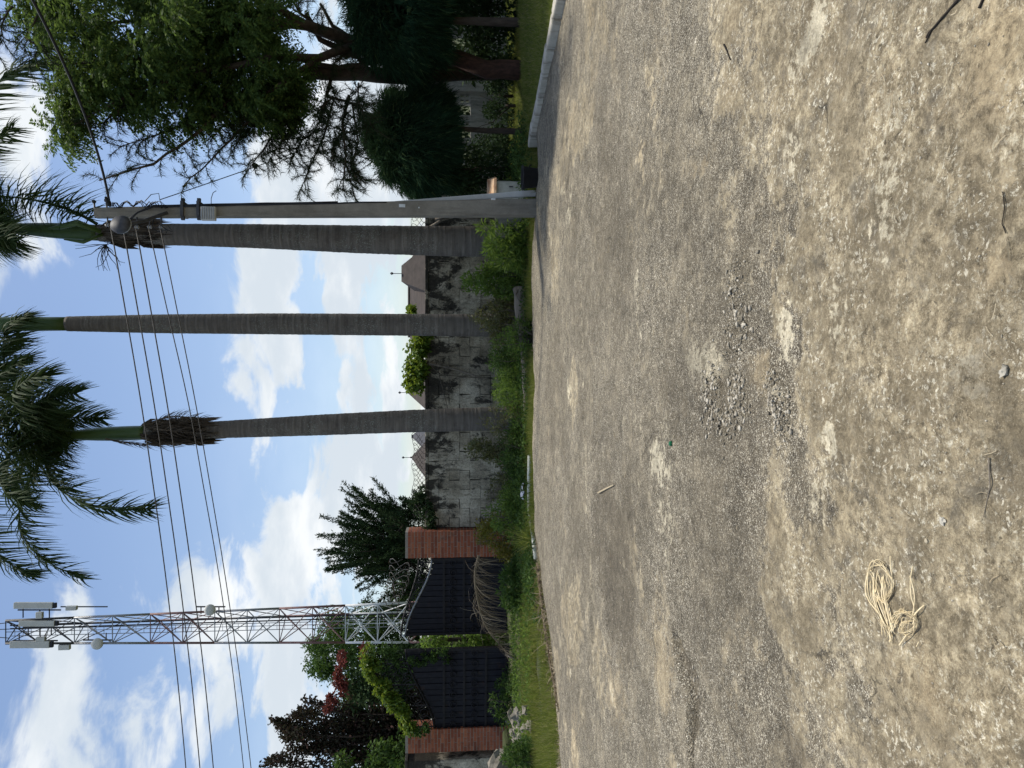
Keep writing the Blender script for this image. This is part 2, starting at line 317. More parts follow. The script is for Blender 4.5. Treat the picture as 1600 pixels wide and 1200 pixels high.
crust = t.ramp(fine, [(0.30, (0.070, 0.058, 0.040)), (0.44, (0.175, 0.146, 0.100)), (0.56, (0.275, 0.234, 0.163)), (0.70, (0.43, 0.38, 0.285))])
crust = t.mix(t.rng(speck, 0.50, 0.72, 0, 0.55), crust, (0.46, 0.41, 0.31))
crust = t.mix(t.rng(speck, 0.46, 0.30, 0, 0.55), crust, (0.075, 0.063, 0.045))
crust = t.mix(t.rng(med, 0.38, 0.62, 0.55, 0.0), crust, (0.135, 0.113, 0.078))
crust = t.mix(t.rng(patch, 0.54, 0.72, 0, 0.5), crust, (0.38, 0.335, 0.25))
flake = t.math('MULTIPLY', t.rng(t.noise(vw, 52, 8, 0.75), 0.535, 0.60), t.rng(t.noise(v, 4.5, 5, .6), 0.38, 0.60))
crust = t.mix(t.rng(t.noise(vw, 5.0, 7, .72, .5), 0.52, 0.68, 0, 0.6), crust, (0.115, 0.106, 0.090))
crust = t.mix(t.math('MULTIPLY', flake, 0.75), crust, (0.54, 0.51, 0.43))
pith = t.math('MULTIPLY', t.rng(t.noise(vw, 33, 7, 0.72), 0.42, 0.35), t.rng(t.noise(v, 3.1, 4), 0.42, 0.60)); crust = t.mix(t.math('MULTIPLY', pith, 0.8), crust, (0.06, 0.05, 0.036))
crust = t.mix(t.rng(t.noise(v, 1.7, 3), 0.52, 0.8, 0, 0.3), crust, (0.29, 0.225, 0.14))
cm = t.rng(t.math('ADD', A_crust, t.math('MULTIPLY', t.math('ADD', t.math('SUBTRACT', fine, 0.5), t.math('SUBTRACT', patch, 0.5)), 1.5)), 0.25, 0.75)
col = t.mix(cm, agg, crust)
sm = t.rng(t.math('ADD', A_sand, t.math('MULTIPLY', t.math('ADD', t.math('SUBTRACT', fine, 0.5), t.math('SUBTRACT', patch, 0.5)), 1.6)), 0.28, 0.85)
sandc = t.ramp(vfine, [(0.3, (0.27, 0.215, 0.14)), (0.7, (0.46, 0.385, 0.265))])
col = t.mix(t.math('MULTIPLY', sm, 0.5), col, sandc)
pm = t.rng(t.math('ADD', A_pale, t.math('MULTIPLY', t.math('ADD', t.math('SUBTRACT', fine, 0.5), t.math('SUBTRACT', patch, 0.5)), 1.9)), 0.40, 0.66)
col = t.mix(t.math('MULTIPLY', pm, 0.8), col, t.ramp(vfine, [(0.3, (0.34, 0.30, 0.22)), (0.7, (0.56, 0.52, 0.42))]))
dm = t.rng(t.math('ADD', A_dark, t.math('MULTIPLY', t.math('ADD', t.math('SUBTRACT', fine, 0.5), t.math('SUBTRACT', patch, 0.5)), 2.2)), 0.25, 0.95)
col = t.mix(t.math('MULTIPLY', dm, 0.6), col, t.ramp(vfine, [(0.3, (0.045, 0.038, 0.028)), (0.7, (0.13, 0.112, 0.085))]))
vk = t.n('ShaderNodeVectorMath', operation='ADD'); vks = t.n('ShaderNodeVectorMath', operation='SCALE'); vks.inputs['Scale'].default_value = 0.16
t.l(t.noise(v, 5, 7, 0.7, out='Color'), vks.inputs[0]); t.l(v, vk.inputs[0]); t.l(vks.outputs[0], vk.inputs[1])
ck = t.vor(vk.outputs[0], 0.62, 'DISTANCE_TO_EDGE'); ckm = t.math('MULTIPLY', t.rng(ck, 0.0032, 0.0003), t.rng(t.noise(v, 1.3, 5, .65), 0.53, 0.66))
col = t.mix(t.math('MULTIPLY', ckm, 0.6), col, (0.05, 0.043, 0.033))
gm = t.n('ShaderNodeGamma'); gm.inputs[1].default_value = 1.12; t.l(col, gm.inputs[0])
col = t.mix(1.0, gm.outputs[0], (1.60, 1.60, 1.555), 'MULTIPLY')
blot = t.math('MULTIPLY', t.rng(t.noise(v, 1.25, 6, 0.66, 0.4), 0.34, 0.68, 0.84, 1.12), t.rng(t.noise(vw, 9.5, 8, 0.76, 0.5), 0.34, 0.68, 0.72, 1.26))
cbl = t.n('ShaderNodeVectorMath', operation='SCALE'); t.l(col, cbl.inputs[0]); t.l(blot, cbl.inputs['Scale']); col = cbl.outputs[0]
t.col(col); t.rough(0.88); t.b.inputs['Specular IOR Level'].default_value = 0.25
hh = t.math('ADD', t.math('MULTIPLY', t.math('SUBTRACT', 1.0, cell.outputs['Distance']), t.math('SUBTRACT', 1.0, cm)), t.math('MULTIPLY', fine, 2.2))
hh = t.math('ADD', hh, t.math('MULTIPLY', vfine, 0.7)); hh = t.math('SUBTRACT', hh, t.math('MULTIPLY', ckm, 1.5))
hh = t.math('ADD', hh, t.math('MULTIPLY', patch, 2.0)); t.bump(hh, 1.0, 0.011); M_yard = t.m

# ------------------------------------------------------------------ mesh helpers
class MB:
    def __init__(s): s.v = []; s.f = []
    def box(s, cx, cy, cz, sx, sy, sz, rot=None, taper=1.0):
        o = len(s.v); q = []
        for dz in (-.5, .5):
            k = taper if dz > 0 else 1.0
            for dx_, dy_ in ((-.5, -.5), (.5, -.5), (.5, .5), (-.5, .5)):
                p = Vector((dx_*sx*k, dy_*sy*k, dz*sz))
                if rot is not None: p = rot @ p
                q.append((p.x+cx, p.y+cy, p.z+cz))
        s.v += q
        s.f += [tuple(o+i for i in f) for f in ((3, 2, 1, 0), (4, 5, 6, 7), (0, 1, 5, 4), (1, 2, 6, 5), (2, 3, 7, 6), (3, 0, 4, 7))]
        return s
    def tube(s, pts, rad, n=7, cap=True, flat=1.0):
        pts = [Vector(p) for p in pts]; k = len(pts)
        if not isinstance(rad, (list, tuple)): rad = [rad]*k
        if len(rad) == 2 and k != 2: rad = [rad[0]+(rad[1]-rad[0])*i/(k-1) for i in range(k)]
        o = len(s.v); nrm = None
        for i, p in enumerate(pts):
            tg = (pts[min(i+1, k-1)]-pts[max(i-1, 0)])
            tg = tg.normalized() if tg.length > 1e-9 else Vector((0, 0, 1))
            if nrm is None: nrm = tg.orthogonal().normalized()
            else:
                nrm = nrm - tg*nrm.dot(tg)
                nrm = nrm.normalized() if nrm.length > 1e-6 else tg.orthogonal().normalized()
            b = tg.cross(nrm)
            for j in range(n):
                a = 2*math.pi*j/n; s.v.append(tuple(p + (nrm*math.cos(a) + b*math.sin(a)*flat)*rad[i]))
        for i in range(k-1):
            for j in range(n):
                a = o+i*n+j; b_ = o+i*n+(j+1) % n; s.f.append((a, b_, b_+n, a+n))
        if cap: s.f.append(tuple(o+j for j in reversed(range(n)))); s.f.append(tuple(o+(k-1)*n+j for j in range(n)))
        return s
    def lathe(s, prof, n=24, c=(0, 0, 0), wob=None):
        o = len(s.v); k = len(prof)
        for i, (r, z) in enumerate(prof):
            for j in range(n):
                a = 2*math.pi*j/n; rr = r*(1 if wob is None else wob(a, z)); s.v.append((c[0]+rr*math.cos(a), c[1]+rr*math.sin(a), c[2]+z))
        for i in range(k-1):
            for j in range(n):
                a = o+i*n+j; b = o+i*n+(j+1) % n; s.f.append((a, b, b+n, a+n))
        s.f.append(tuple(o+j for j in reversed(range(n)))); s.f.append(tuple(o+(k-1)*n+j for j in range(n)))
        return s
    def poly_prism(s, pts, y0, y1):          # outline in x,z extruded along y
        o = len(s.v); n = len(pts)
        s.v += [(x, y0, z) for x, z in pts] + [(x, y1, z) for x, z in pts]
        s.f.append(tuple(o+i for i in range(n))); s.f.append(tuple(o+n+i for i in reversed(range(n))))
        for i in range(n):
            j = (i+1) % n; s.f.append((o+j, o+i, o+n+i, o+n+j))
        return s
    def build(s, name, mat, parent=None, smooth=False, loc=None, bevel=0.0, mesh_only=False):
        me = bpy.data.meshes.new(name); me.from_pydata(s.v, [], s.f); me.materials.append(mat)
        if smooth: me.polygons.foreach_set('use_smooth', [True]*len(me.polygons))
        me.update()
        if mesh_only: return me
        return link(name, me, parent, loc, bevel)
def link(name, me, parent=None, loc=None, bevel=0.0):
    o = bpy.data.objects.new(name, me); C.objects.link(o)
    if loc is not None: o.location = loc
    if parent is not None: o.parent = parent
    if bevel:
        b = o.modifiers.new('bevel', 'BEVEL'); b.width = bevel; b.segments = 2; b.limit_method = 'ANGLE'
    return o
def empty(name, loc=(0, 0, 0), rz=0.0):
    o = bpy.data.objects.new(name, None); C.objects.link(o); o.location = loc; o.rotation_euler = (0, 0, rz); o.empty_display_size = 0.2; return o
def tag(o, label, cat, group=None, kind=None):
    o['label'] = label; o['category'] = cat
    if group: o['group'] = group
    if kind: o['kind'] = kind
    return o
def struct(o): o['kind'] = 'structure'; return o
def stuff(o, label=None, cat=None):
    o['kind'] = 'stuff'
    if label: o['label'] = label; o['category'] = cat
    return o

def np_mesh(name, V, F, mat, smooth=False):
    V = np.asarray(V, np.float32); F = np.asarray(F, np.int32); k = F.shape[1]
    me = bpy.data.meshes.new(name); me.vertices.add(len(V)); me.vertices.foreach_set('co', V.ravel())
    me.loops.add(F.size); me.loops.foreach_set('vertex_index', F.ravel())
    me.polygons.add(len(F)); me.polygons.foreach_set('loop_start', np.arange(0, F.size, k, dtype=np.int32))
    if smooth: me.polygons.foreach_set('use_smooth', np.ones(len(F), bool))
    me.materials.append(mat); me.update(calc_edges=True); return me
def unit(a): return a/np.maximum(np.linalg.norm(a, axis=1, keepdims=True), 1e-9)
def leaf_geo(P, D, L, Wd, droop=0.0):
    """one diamond leaf per point, folded at the middle by its droop"""
    n = len(P); D = unit(D); Rn = rng.normal(size=(n, 3)); Sd = unit(np.cross(D, Rn))
    L = np.broadcast_to(np.asarray(L, float).reshape(-1, 1), (n, 1)); Wd = np.broadcast_to(np.asarray(Wd, float).reshape(-1, 1), (n, 1))
    tip = P + D*L; tip[:, 2] -= droop*L[:, 0]; mid = P + D*L*0.45
    V = np.stack([P, mid+Sd*Wd/2, tip, mid-Sd*Wd/2], 1).reshape(-1, 3)
    F = np.arange(n*4).reshape(n, 4); return V, F
def needle_geo(P, D, L, Wd, droop=0.0):
    n = len(P); D = unit(D); Sd = unit(np.cross(D, rng.normal(size=(n, 3))))
    L = np.broadcast_to(np.asarray(L, float).reshape(-1, 1), (n, 1))
    tip = P + D*L; tip[:, 2] -= droop*L[:, 0]
    V = np.stack([P+Sd*Wd/2, tip, P-Sd*Wd/2], 1).reshape(-1, 3); return V, np.arange(n*3).reshape(n, 3)
def rdir(n, up=0.0):
    d = rng.normal(size=(n, 3)); d = unit(d); d[:, 2] += up; return unit(d)
def clump_points(clumps, per, spread):
    """clumps Nx4 (x,y,z,r) -> points gaussian about each, pushed outwards"""
    K = np.asarray(clumps, float); n = len(K); d = rdir(n*per); r = (rng.random(n*per)**0.5)[:, None]
    c = np.repeat(K, per, 0); return c[:, :3] + d*r*c[:, 3:4]*spread, d
def ell_clumps(c, rad, n, r0, r1, shell=0.55, zmin=-1.0):
    d = rdir(int(n*2.5)); d = d[d[:, 2] > zmin][:n]; k = (shell + (1-shell)*rng.random(len(d)))[:, None]
    p = np.asarray(c) + d*np.asarray(rad)*k; return np.hstack([p, (r0+(r1-r0)*rng.random(len(d)))[:, None]])

# ------------------------------------------------------------------ ground, yard, lawn, kerb
g = MB(); g.v = [(-400, -60, -.03), (400, -60, -.03), (400, 900, -.03), (-400, 900, -.03)]; g.f = [(0, 1, 2, 3)]
struct(g.build('ground', M_soil))

def vnoise(x, y, seed):
    r_ = np.random.default_rng(seed); G = r_.random((256, 256))
    xi = np.floor(x).astype(int); yi = np.floor(y).astype(int); fx = x-xi; fy = y-yi
    fx = fx*fx*(3-2*fx); fy = fy*fy*(3-2*fy)
    g_ = lambda a, b: G[a % 256, b % 256]
    return (g_(xi, yi)*(1-fx)+g_(xi+1, yi)*fx)*(1-fy) + (g_(xi, yi+1)*(1-fx)+g_(xi+1, yi+1)*fx)*fy
def fbm(x, y, f, oct_, seed, gain=0.5):
    s_ = 0; a = 1; tot = 0
    for i in range(oct_):
        s_ = s_ + a*vnoise(x*f+17*i, y*f+31*i, seed+i); tot += a; a *= gain; f *= 2.03
    return s_/tot
def seg_d(x, y, pts):
    best = np.full(x.shape, 1e9)
    for (ax, ay), (bx, by) in zip(pts[:-1], pts[1:]):
        vx, vy = bx-ax, by-ay; L2 = vx*vx+vy*vy+1e-9; tt = np.clip(((x-ax)*vx+(y-ay)*vy)/L2, 0, 1)
        best = np.minimum(best, np.hypot(x-ax-tt*vx, y-ay-tt*vy))
    return best
def sm(x, a, b): q = np.clip((x-a)/(b-a), 0, 1); return q*q*(3-2*q)
def gl(*pts): return [tuple(gT(*p)[:2]) for p in pts]

EDGE = gl((884, 1300), (884, 1200), (872, 1080), (862, 990), (848, 900), (840, 830), (836, 700), (836, 560), (832, 440), (836, 360), (842, 270))
EDGE = [(-40, EDGE[0][1]-6), (-14, EDGE[0][1]-1.6)] + EDGE + [(5.2, 12.4), (40, 12.4)]
ex = np.array([p[0] for p in EDGE]); ey = np.array([p[1] for p in EDGE])
def yard_edge(x): return np.interp(x, ex, ey) + 0.42*(fbm(np.asarray(x, float)+50, np.asarray(x, float)*0+3.3, 2.2, 4, 5)-0.5)

def yard_fields(x, y):
    n1 = fbm(x, y, 0.9, 4, 21); n2 = fbm(x, y, 4.0, 4, 31); n3 = fbm(x, y, 14, 3, 41)
    crust = sm(3.30 + (n1-0.5)*1.7 + (n2-0.5)*1.1 + 0.30*np.clip(x, -2, 2) - y, -0.55, 0.45)
    crust = np.maximum(crust, 0.6*sm(fbm(x, y, 0.7, 4, 77)+(n2-.5)*.3, 0.54, 0.74)*sm(y, 3, 5))
    sand = np.zeros_like(x); dark = np.zeros_like(x); pale = np.zeros_like(x); grit = np.zeros_like(x); h = np.zeros_like(x)
    def spot(px, py, sx, sy, a=1.0):
        c_ = gT(px, py); return a*np.exp(-((x-c_.x)/sx)**2-((y-c_.y)/sy)**2)
    for (px, py, sx, sy, a) in ((1200, 578, .08, .11, 1.3), (1575, 425, .06, .08, .8), (955, 1062, .35, .35, .7), (975, 1090, .5, .25, .6), (1040, 960, .5, .2, .5), (1115, 255, .07, .16, .8),
                                (1010, 235, .10, .2, .6), (1195, 15, .5, .3, .45), (1050, 1070, .35, .25, .5), (1520, 930, .2, .2, .35), (1560, 90, .15, .12, .5), (905, 1140, .8, .3, .5), (1010, 560, .1, .2, .5), (1430, 1130, .1, .2, .4)):
        sand += spot(px, py, sx, sy, a)
    sand = sand*(0.45+0.9*n2) + 0.32*sm(fbm(x, y, 1.6, 4, 55), 0.56, 0.76)
    for (px, py, sx, sy, a) in ((1100, 560, .15, .24, .72), (1128, 572, .11, .18, .6), (1305, 690, .10, .08, .8), (1290, 30, .15, .1, .7), (1260, 90, .08, .12, .6), (1240, 520, .2, .12, .6), (1320, 500, .16, .12, .6), (1290, 780, .14, .1, .5), (1250, 230, .2, .1, .5), (1400, 320, .3, .15, .5), (1050, 760, .6, .25, .45)):
        pale += spot(px, py, sx, sy, a)
    pale += 0.40*sm(n1, 0.55, 0.75)*sm(n2, 0.45, 0.65)
    grav = [gl((1165, 420), (1160, 500), (1150, 560), (1120, 610), (1140, 665)), gl((1130, 600), (1165, 620), (1140, 670)), gl((1215, 590), (1235, 640))]
    for pl, wd in zip(grav, (0.13, 0.10, 0.10)):
        d = seg_d(x, y, pl) + (n3-0.5)*0.10; grit = np.maximum(grit, 1-sm(d, wd*0.4, wd*1.3))
    dark += 0.15*grit; pale += 0.35*grit*sm(n3, .35, .65)
    pit = gl((1062, 1000), (1072, 1030), (1088, 1065), (1090, 1110), (1086, 1170), (1092, 1230))
    pd = seg_d(x, y, pit) + (n3-0.5)*0.05; pw = 0.03 + 0.10*np.exp(-((x-gT(1090, 1090).x)/0.28)**2)
    pitm = 1-sm(pd, pw*0.4, pw*1.1); dark += 1.0*pitm  # pit is coloured dark as well as sunk, painting in its shade
    for (px, py, sx, sy, a) in ((960, 880, .5, .7, .75), (985, 960, .7, .35, .7), (960, 800, .12, .5, .5), (1285, 640, .2, .1, .5), (1265, 80, .12, .1, .5), (1245, 1190, .3, .12, .5), (1390, 160, .1, .1, .4), (1480, 1130, .25, .2, .35), (900, 120, 1.5, .8, .35), (1560, 760, .1, .15, .5)):  # broad weak spot near the kerb paints in tree shade
        dark += spot(px, py, sx, sy, a)
    dark += 0.5*sm(fbm(x, y, 1.1, 5, 91), 0.56, 0.72)
    scar = sm(dark, 0.35, 0.8)
    jl = gl((913, 480), (927, 920)); jd = np.abs((x-jl[0][0])*(jl[1][1]-jl[0][1])-(y-jl[0][1])*(jl[1][0]-jl[0][0]))/math.hypot(jl[1][0]-jl[0][0], jl[1][1]-jl[0][1])
    joint = (1-sm(jd, 0.015, 0.035))*(x < 1.6); pale += 0.45*joint
    h = 0.022*(n1-0.5) + 0.012*(n2-0.5) + 0.006*(n3-0.5) + 0.006*crust - 0.055*pitm + grit*(0.014+0.05*(n3-0.4)+0.02*(fbm(x, y, 38, 2, 61)-.5)) - 0.012*scar*(0.6+n2) - 0.008*joint
    h += crust*0.010*(fbm(x, y, 30, 3, 71)-0.5) + 0.025*sm(fbm(x, y, 0.45, 3, 81), 0.4, 0.7)
    h += 0.02*sm(spot(1105, 560, .13, .14), .3, .8)*(0.4+n3) + 0.012*sm(spot(1200, 578, .06, .08), .3, .8)
    h = np.maximum(h+0.026, -0.022)
    return crust, sand, dark, pale, grit, h
NX, yrows = 560, np.concatenate([[-8, -2, 0.6], np.geomspace(1.25, 12.6, 640)])
sgrid = np.concatenate([[-1.9, -1.5, -1.2], np.linspace(-1, 1, NX), [1.2, 1.5, 1.9]])
rowt = np.linspace(0, 1, len(yrows))
XX = np.zeros((len(yrows), len(sgrid))); YY = XX.copy()
for i, yy in enumerate(yrows):
    hw = 0.62*max(yy, 1.2)+0.55
    xs = sgrid*hw; far = np.abs(sgrid) > 1
    xs = np.where(far, np.sign(sgrid)*(hw + (np.abs(sgrid)-1)/0.9*max(18-hw, 2)), xs)
    XX[i] = xs; YY[i] = yy
ye = yard_edge(XX); blend = sm(YY, 6, 12.6); YY = np.where(YY > 6, 6+(YY-6)/(12.6-6)*(ye-6), YY)
crA, saA, daA, paA, grA, hA = yard_fields(XX, YY)
ZZ = hA - 0.04*sm(YY, ye-0.10, ye-0.005)
ny, nx = XX.shape
V = np.stack([XX, YY, ZZ], -1).reshape(-1, 3); ii = np.arange(ny*nx).reshape(ny, nx)
F = np.stack([ii[:-1, :-1], ii[:-1, 1:], ii[1:, 1:], ii[1:, :-1]], -1).reshape(-1, 4)
me = np_mesh('pavement', V, F, M_yard, True)
for nm, a in (('crust', crA), ('sand', saA), ('dark', daA), ('pale', paA), ('grit', grA)):
    at_ = me.attributes.new(nm, 'FLOAT', 'POINT'); at_.data.foreach_set('value', a.ravel().astype(np.float32))
struct(link('pavement', me))
def yard_z(x, y): return float(yard_fields(np.array([[x]]), np.array([[y]]))[5][0, 0])

# raised lawn on the right, behind the kerb
KL = [gT(838, 225), gT(848, 175), gT(868, 60), gT(885, 0)]
k0 = Vector((KL[0].x, KL[0].y, 0)); k1 = Vector((KL[3].x, KL[3].y, 0)); kd = (k1-k0).normalized(); kn = Vector((-kd.y, kd.x, 0))
if kn.x < 0: kn = -kn
LA = []; LF = []
for i in range(41):
    for j in range(31):
        a = -7.0 + 17.0*i/40; b = 0.06 + 9.0*j/30
        p = k0 + kd*a + kn*b; z = 0.095 + 0.10*(float(fbm(np.array([p.x]), np.array([p.y]), .6, 3, 9)[0])-.5) + 0.02*b
        if a < 0: z -= 0.13*min(1, -a/1.2)
        if j == 0: z = min(z, 0.08)
        LA.append((p.x, p.y, z))
for i in range(40):
    for j in range(30): q = i*31+j; LF.append((q, q+31, q+32, q+1))
me = np_mesh('lawn', LA, LF, M_soil, True); struct(link('lawn', me))
def lawn_z(x, y):
    q = Vector((x, y, 0))-k0; a = q.dot(kd); b = q.dot(kn)
    z = 0.095 + 0.10*(fbm(np.array([x]), np.array([y]), .6, 3, 9)[0]-.5) + 0.02*b
    return float(z - (0.13*min(1, -a/1.2) if a < 0 else 0))
kerb = struct(empty('kerb', (k0.x, k0.y, 0)))
s_ = 0.0; i = 0
while s_ < 7.0:
    L = random.uniform(0.52, 0.66)
    if not (i == 6):
        p = k0 + kd*(s_+L/2); mb = MB(); mb.box(0, 0, 0, L-random.uniform(.015, .05), 0.15, 0.24)
        mb.v = [(x+random.uniform(-.008, .008), y+random.uniform(-.008, .008), z+random.uniform(-.012, .012)) for x, y, z in mb.v]
        o = mb.build('kerb_stone', M_kerb, kerb, loc=(p.x-k0.x, p.y-k0.y, 0.032+random.uniform(-.006, .006)), bevel=0.022)
        o.rotation_euler = (random.uniform(-.05, .05), random.uniform(-.008, .008), math.atan2(kd.y, kd.x)+random.uniform(-.015, .015))
    s_ += L; i += 1

# ------------------------------------------------------------------ boundary wall of rendered blocks
WY, WX0, WX1, WH = 17.4, -3.36, 4.75, at(600, 669, 17.4).z
wall = tag(empty('boundary_wall', ((WX0+WX1)/2, WY, 0)), 'mould-blackened rendered block wall behind the three palms', 'wall')
wc = (WX0+WX1)/2
MB().box(0, 0.10, WH/2-.01, WX1-WX0-.02, 0.16, WH-.02).build('core', M_joint, wall)
bmeshes = []
for k in range(6):
    mb = MB().box(0, 0, 0, 0.432, 0.07, 0.217)
    mb.v = [(x+random.uniform(-.011, .011), y, z+random.uniform(-.009, .009)) for x, y, z in mb.v]
    bmeshes.append(mb.build('block', M_wall, mesh_only=True))
half = MB().box(0, 0, 0, 0.211, 0.07, 0.217).build('block', M_wall, mesh_only=True)
rows = int(WH/0.225); ch = WH/rows
for r_ in range(rows):
    x = WX0 + (0.2225 if r_ % 2 else 0)
    if r_ % 2:
        o = link('block', half, wall, (WX0+.11-wc, 0.0, ch*(r_+.5)))
    while x + 0.44 <= WX1+.02:
        o = link('block', random.choice(bmeshes), wall, (x+0.222-wc, random.choice([0, 0, 0.005, -.005, .012, .02]), ch*(r_+.5)))
        o.scale = (1, 1, ch/0.225*random.uniform(.995, 1.012)); x += 0.445
MB().box(0, 0.09, WH+.035, WX1-WX0+.04, 0.30, 0.07).build('coping', M_wall, wall, bevel=.01)

# plaster pier beside the left brick pillar
pr = tag(empty('plaster_pier', (-8.78, 17.2, 0)), 'narrow mouldy plastered pier at the left side of the brick pillar', 'pier')
MB().box(0, 0, 1.2, 0.34, 0.40, 2.40).build('shaft', M_wall, pr, bevel=.015)
MB().box(0, 0, 2.43, 0.40, 0.46, 0.07).build('cap', M_wall, pr, bevel=.01)

# ------------------------------------------------------------------ brick gate pillars
def pillar(cx, cy, w, h, label):
    p = tag(empty('gate_pillar', (cx, cy, 0)), label, 'pillar', 'brick pillars of the gate')
    MB().box(0, 0, h/2, w-.016, w-.016, h-.004).build('mortar_core', M_mortar, p)
    bw, n = 0.105, 2; bl = (w-bw)/n; c_h = 0.075; bm = MB().box(0, 0, 0, bl-.012, bw-.004, c_h-.012).build('brick', M_brick, mesh_only=True)
    for r_ in range(int(h/c_h)):
        z = (r_+.5)*c_h; fl = -1 if r_ % 2 else 1
        for sd_ in range(4):
            for k in range(n):
                a = -w/2 + bw + bl*(k+.5); q = Matrix.Rotation(sd_*math.pi/2, 3, 'Z') @ Vector((a*fl, -w/2+bw/2, 0))
                jd_ = random.gauss(0, .003); o = link('brick', bm, p, (q.x*(1+jd_), q.y*(1+jd_), z+random.gauss(0, .0012))); o.rotation_euler = (random.uniform(-.01, .01), random.uniform(-.01, .01), sd_*math.pi/2+random.uniform(-.012, .012))
    return p
GY = 17.0; PH = at(350, 633, GY).z
pillar(at(349, 700, GY).x, GY+.31, 0.61, PH, 'warm red brick gate pillar where the block wall ends')
pillar(at(41, 700, GY).x+.02, GY+.28, 0.53, PH, 'dull red brick gate pillar beside the plastered pier')

# ------------------------------------------------------------------ iron gates
def gate(hx, width, sgn, z_h, z_c, rot, label, arch, name='iron_gate'):
    """hinge at hx, leaf reaches from the hinge sgn*width; solid boards under an S curve, scrollwork above"""
    gq = tag(empty(name, (hx, GY+.12, 0), rot), label, 'gate', 'leaves of the driveway gate')
    def top(t_): q = t_*t_*(3-2*t_); return z_h + (z_c-z_h)*q
    nb = 14; bw = width/nb; zb = 0.10
    for i in range(nb):
        a, b = i*bw+.008, (i+1)*bw-.008
        pts = [(sgn*a, zb), (sgn*b, zb), (sgn*b, top(b/width)), (sgn*a, top(a/width))]
        if sgn < 0: pts = pts[::-1]
        MB().poly_prism(pts, 0 if i % 2 else .012, 0.03).build('board', M_gate, gq)
    bk = [(sgn*.01, .12), (sgn*(width-.01), .12)] + [(sgn*width*q/12*(.99)+sgn*.005, top(q/12)-.03) for q in range(12, -1, -1)]
    MB().poly_prism(bk if sgn > 0 else bk[::-1], .034, .052).build('backing_sheet', M_gate, gq)
    for z in (0.16, 0.62, 1.12, 1.58):
        MB().box(sgn*width/2, -.018, z, width, .03, .05).build('rail', M_gate2, gq)
    for xx in (0.03, width-.03):
        hh_ = top(xx/width); MB().box(sgn*xx, -.012, hh_/2+.03, .06, .055, hh_-.02).build('stile', M_gate2, gq)
    rim = [(sgn*width*i/24, -.012, top(i/24)+.02) for i in range(25)]
    MB().tube(rim, .024, 6).build('top_rim', M_galv if sgn < 0 else M_gate2, gq, True)
    def ring(cx, cz, r0, turns=1.4, y=-.03, th=.011):
        pts = []
        for i in range(22):
            a = 2*math.pi*turns*i/21; rr = r0*(1-0.6*i/21); pts.append((cx+rr*math.cos(a), y, cz+rr*math.sin(a)))
        return MB().tube(pts, th, 5)
    for z in (0.87, 1.36):
        for i in range(8):
            ring(sgn*width*(i+.5)/8, z, 0.095).build('scroll', M_gate2, gq, True)
    if arch:
        def otop(t_): q = t_*t_*(3-2*t_); return z_h+arch[0]+(z_c+arch[1]-z_h-arch[0])*q
        orim = [(sgn*width*i/24, -.012, otop(i/24)) for i in range(25)]
        MB().tube(orim, .02, 6).build('arch_rim', M_gate2, gq, True)
        for i in range(11):
            t_ = (i+.6)/11.5; lo, hi = top(t_)+.03, otop(t_)-.02; nn = max(1, int((hi-lo)/.24))
            for k in range(nn):
                rr = (hi-lo)/nn/2*.95; ring(sgn*width*t_, lo+(hi-lo)*(k+.5)/nn, min(rr, .17), 1.5, -.01).build('scroll', M_gate2, gq, True)
            if i % 3 == 0: MB().box(sgn*width*t_, -.01, (lo+hi)/2, .025, .025, hi-lo).build('upright', M_gate2, gq)
    return gq
xr = at(328, 700, GY).x - .02; xl = at(55, 700, GY).x + .02
gate(xr, 1.80, -1, at(328, 676, GY).z, at(205, 634, GY).z, R(-3), 'closed black iron gate leaf hinged on the warm red pillar', (0.32, 0.12))
gate(xl, 2.02, 1, at(53, 680, GY).z, at(192, 636, GY).z, R(-9), 'black iron gate leaf with creeper-covered scrollwork arch on top', (0.62, 0.85))

# ------------------------------------------------------------------ breeze-block garden wall, right, behind the trees
BX0, BX1, BY = 4.85, 12.6, 17.9
bw_ = tag(empty('breeze_block_wall', ((BX0+BX1)/2, BY, 0)), 'shaded garden wall with pierced blocks along its upper half, behind the dark trees', 'wall')
bc = (BX0+BX1)/2; ZS = at(1000, 735, BY).z; ZT = at(1000, 664, BY).z
MB().box(0, 0, ZS/2, BX1-BX0, .18, ZS).build('lower_panel', M_breeze, bw_)
MB().box(0, 0, ZT+.05, BX1-BX0, .24, .10).build('coping', M_breeze, bw_, bevel=.01)
cell_h = (ZT-ZS)/4; cell_w = cell_h*1.0
bb = MB(); t_ = cell_h*.14
bb.box(0, 0, cell_h/2-t_/2, cell_w*.985, .14, t_); bb.box(0, 0, -cell_h/2+t_/2, cell_w*.985, .14, t_)
bb.box(-cell_w/2+t_/2, 0, 0, t_, .136, cell_h-2*t_); bb.box(cell_w/2-t_/2, 0, 0, t_, .136, cell_h-2*t_)
bb.box(0, 0, 0, cell_w*.26, .12, cell_h-2*t_); bb.box(0, 0, 0, cell_w-2*t_, .116, cell_h*.2)
bbm = bb.build('breeze_block', M_breeze, mesh_only=True)
x = BX0; k = 0
while x < BX1-.2:
    MB().box(x+.13-bc, -.02, (ZT+.0)/2, .26, .26, ZT).build('pier', M_breeze, bw_, bevel=.01); x += .26
    for c_ in range(7):
        for r_ in range(4): link('breeze_block', bbm, bw_, (x+cell_w*(c_+.5)-bc, 0, ZS+cell_h*(r_+.5)))
        x += cell_w
        if x > BX1-.3: break
        
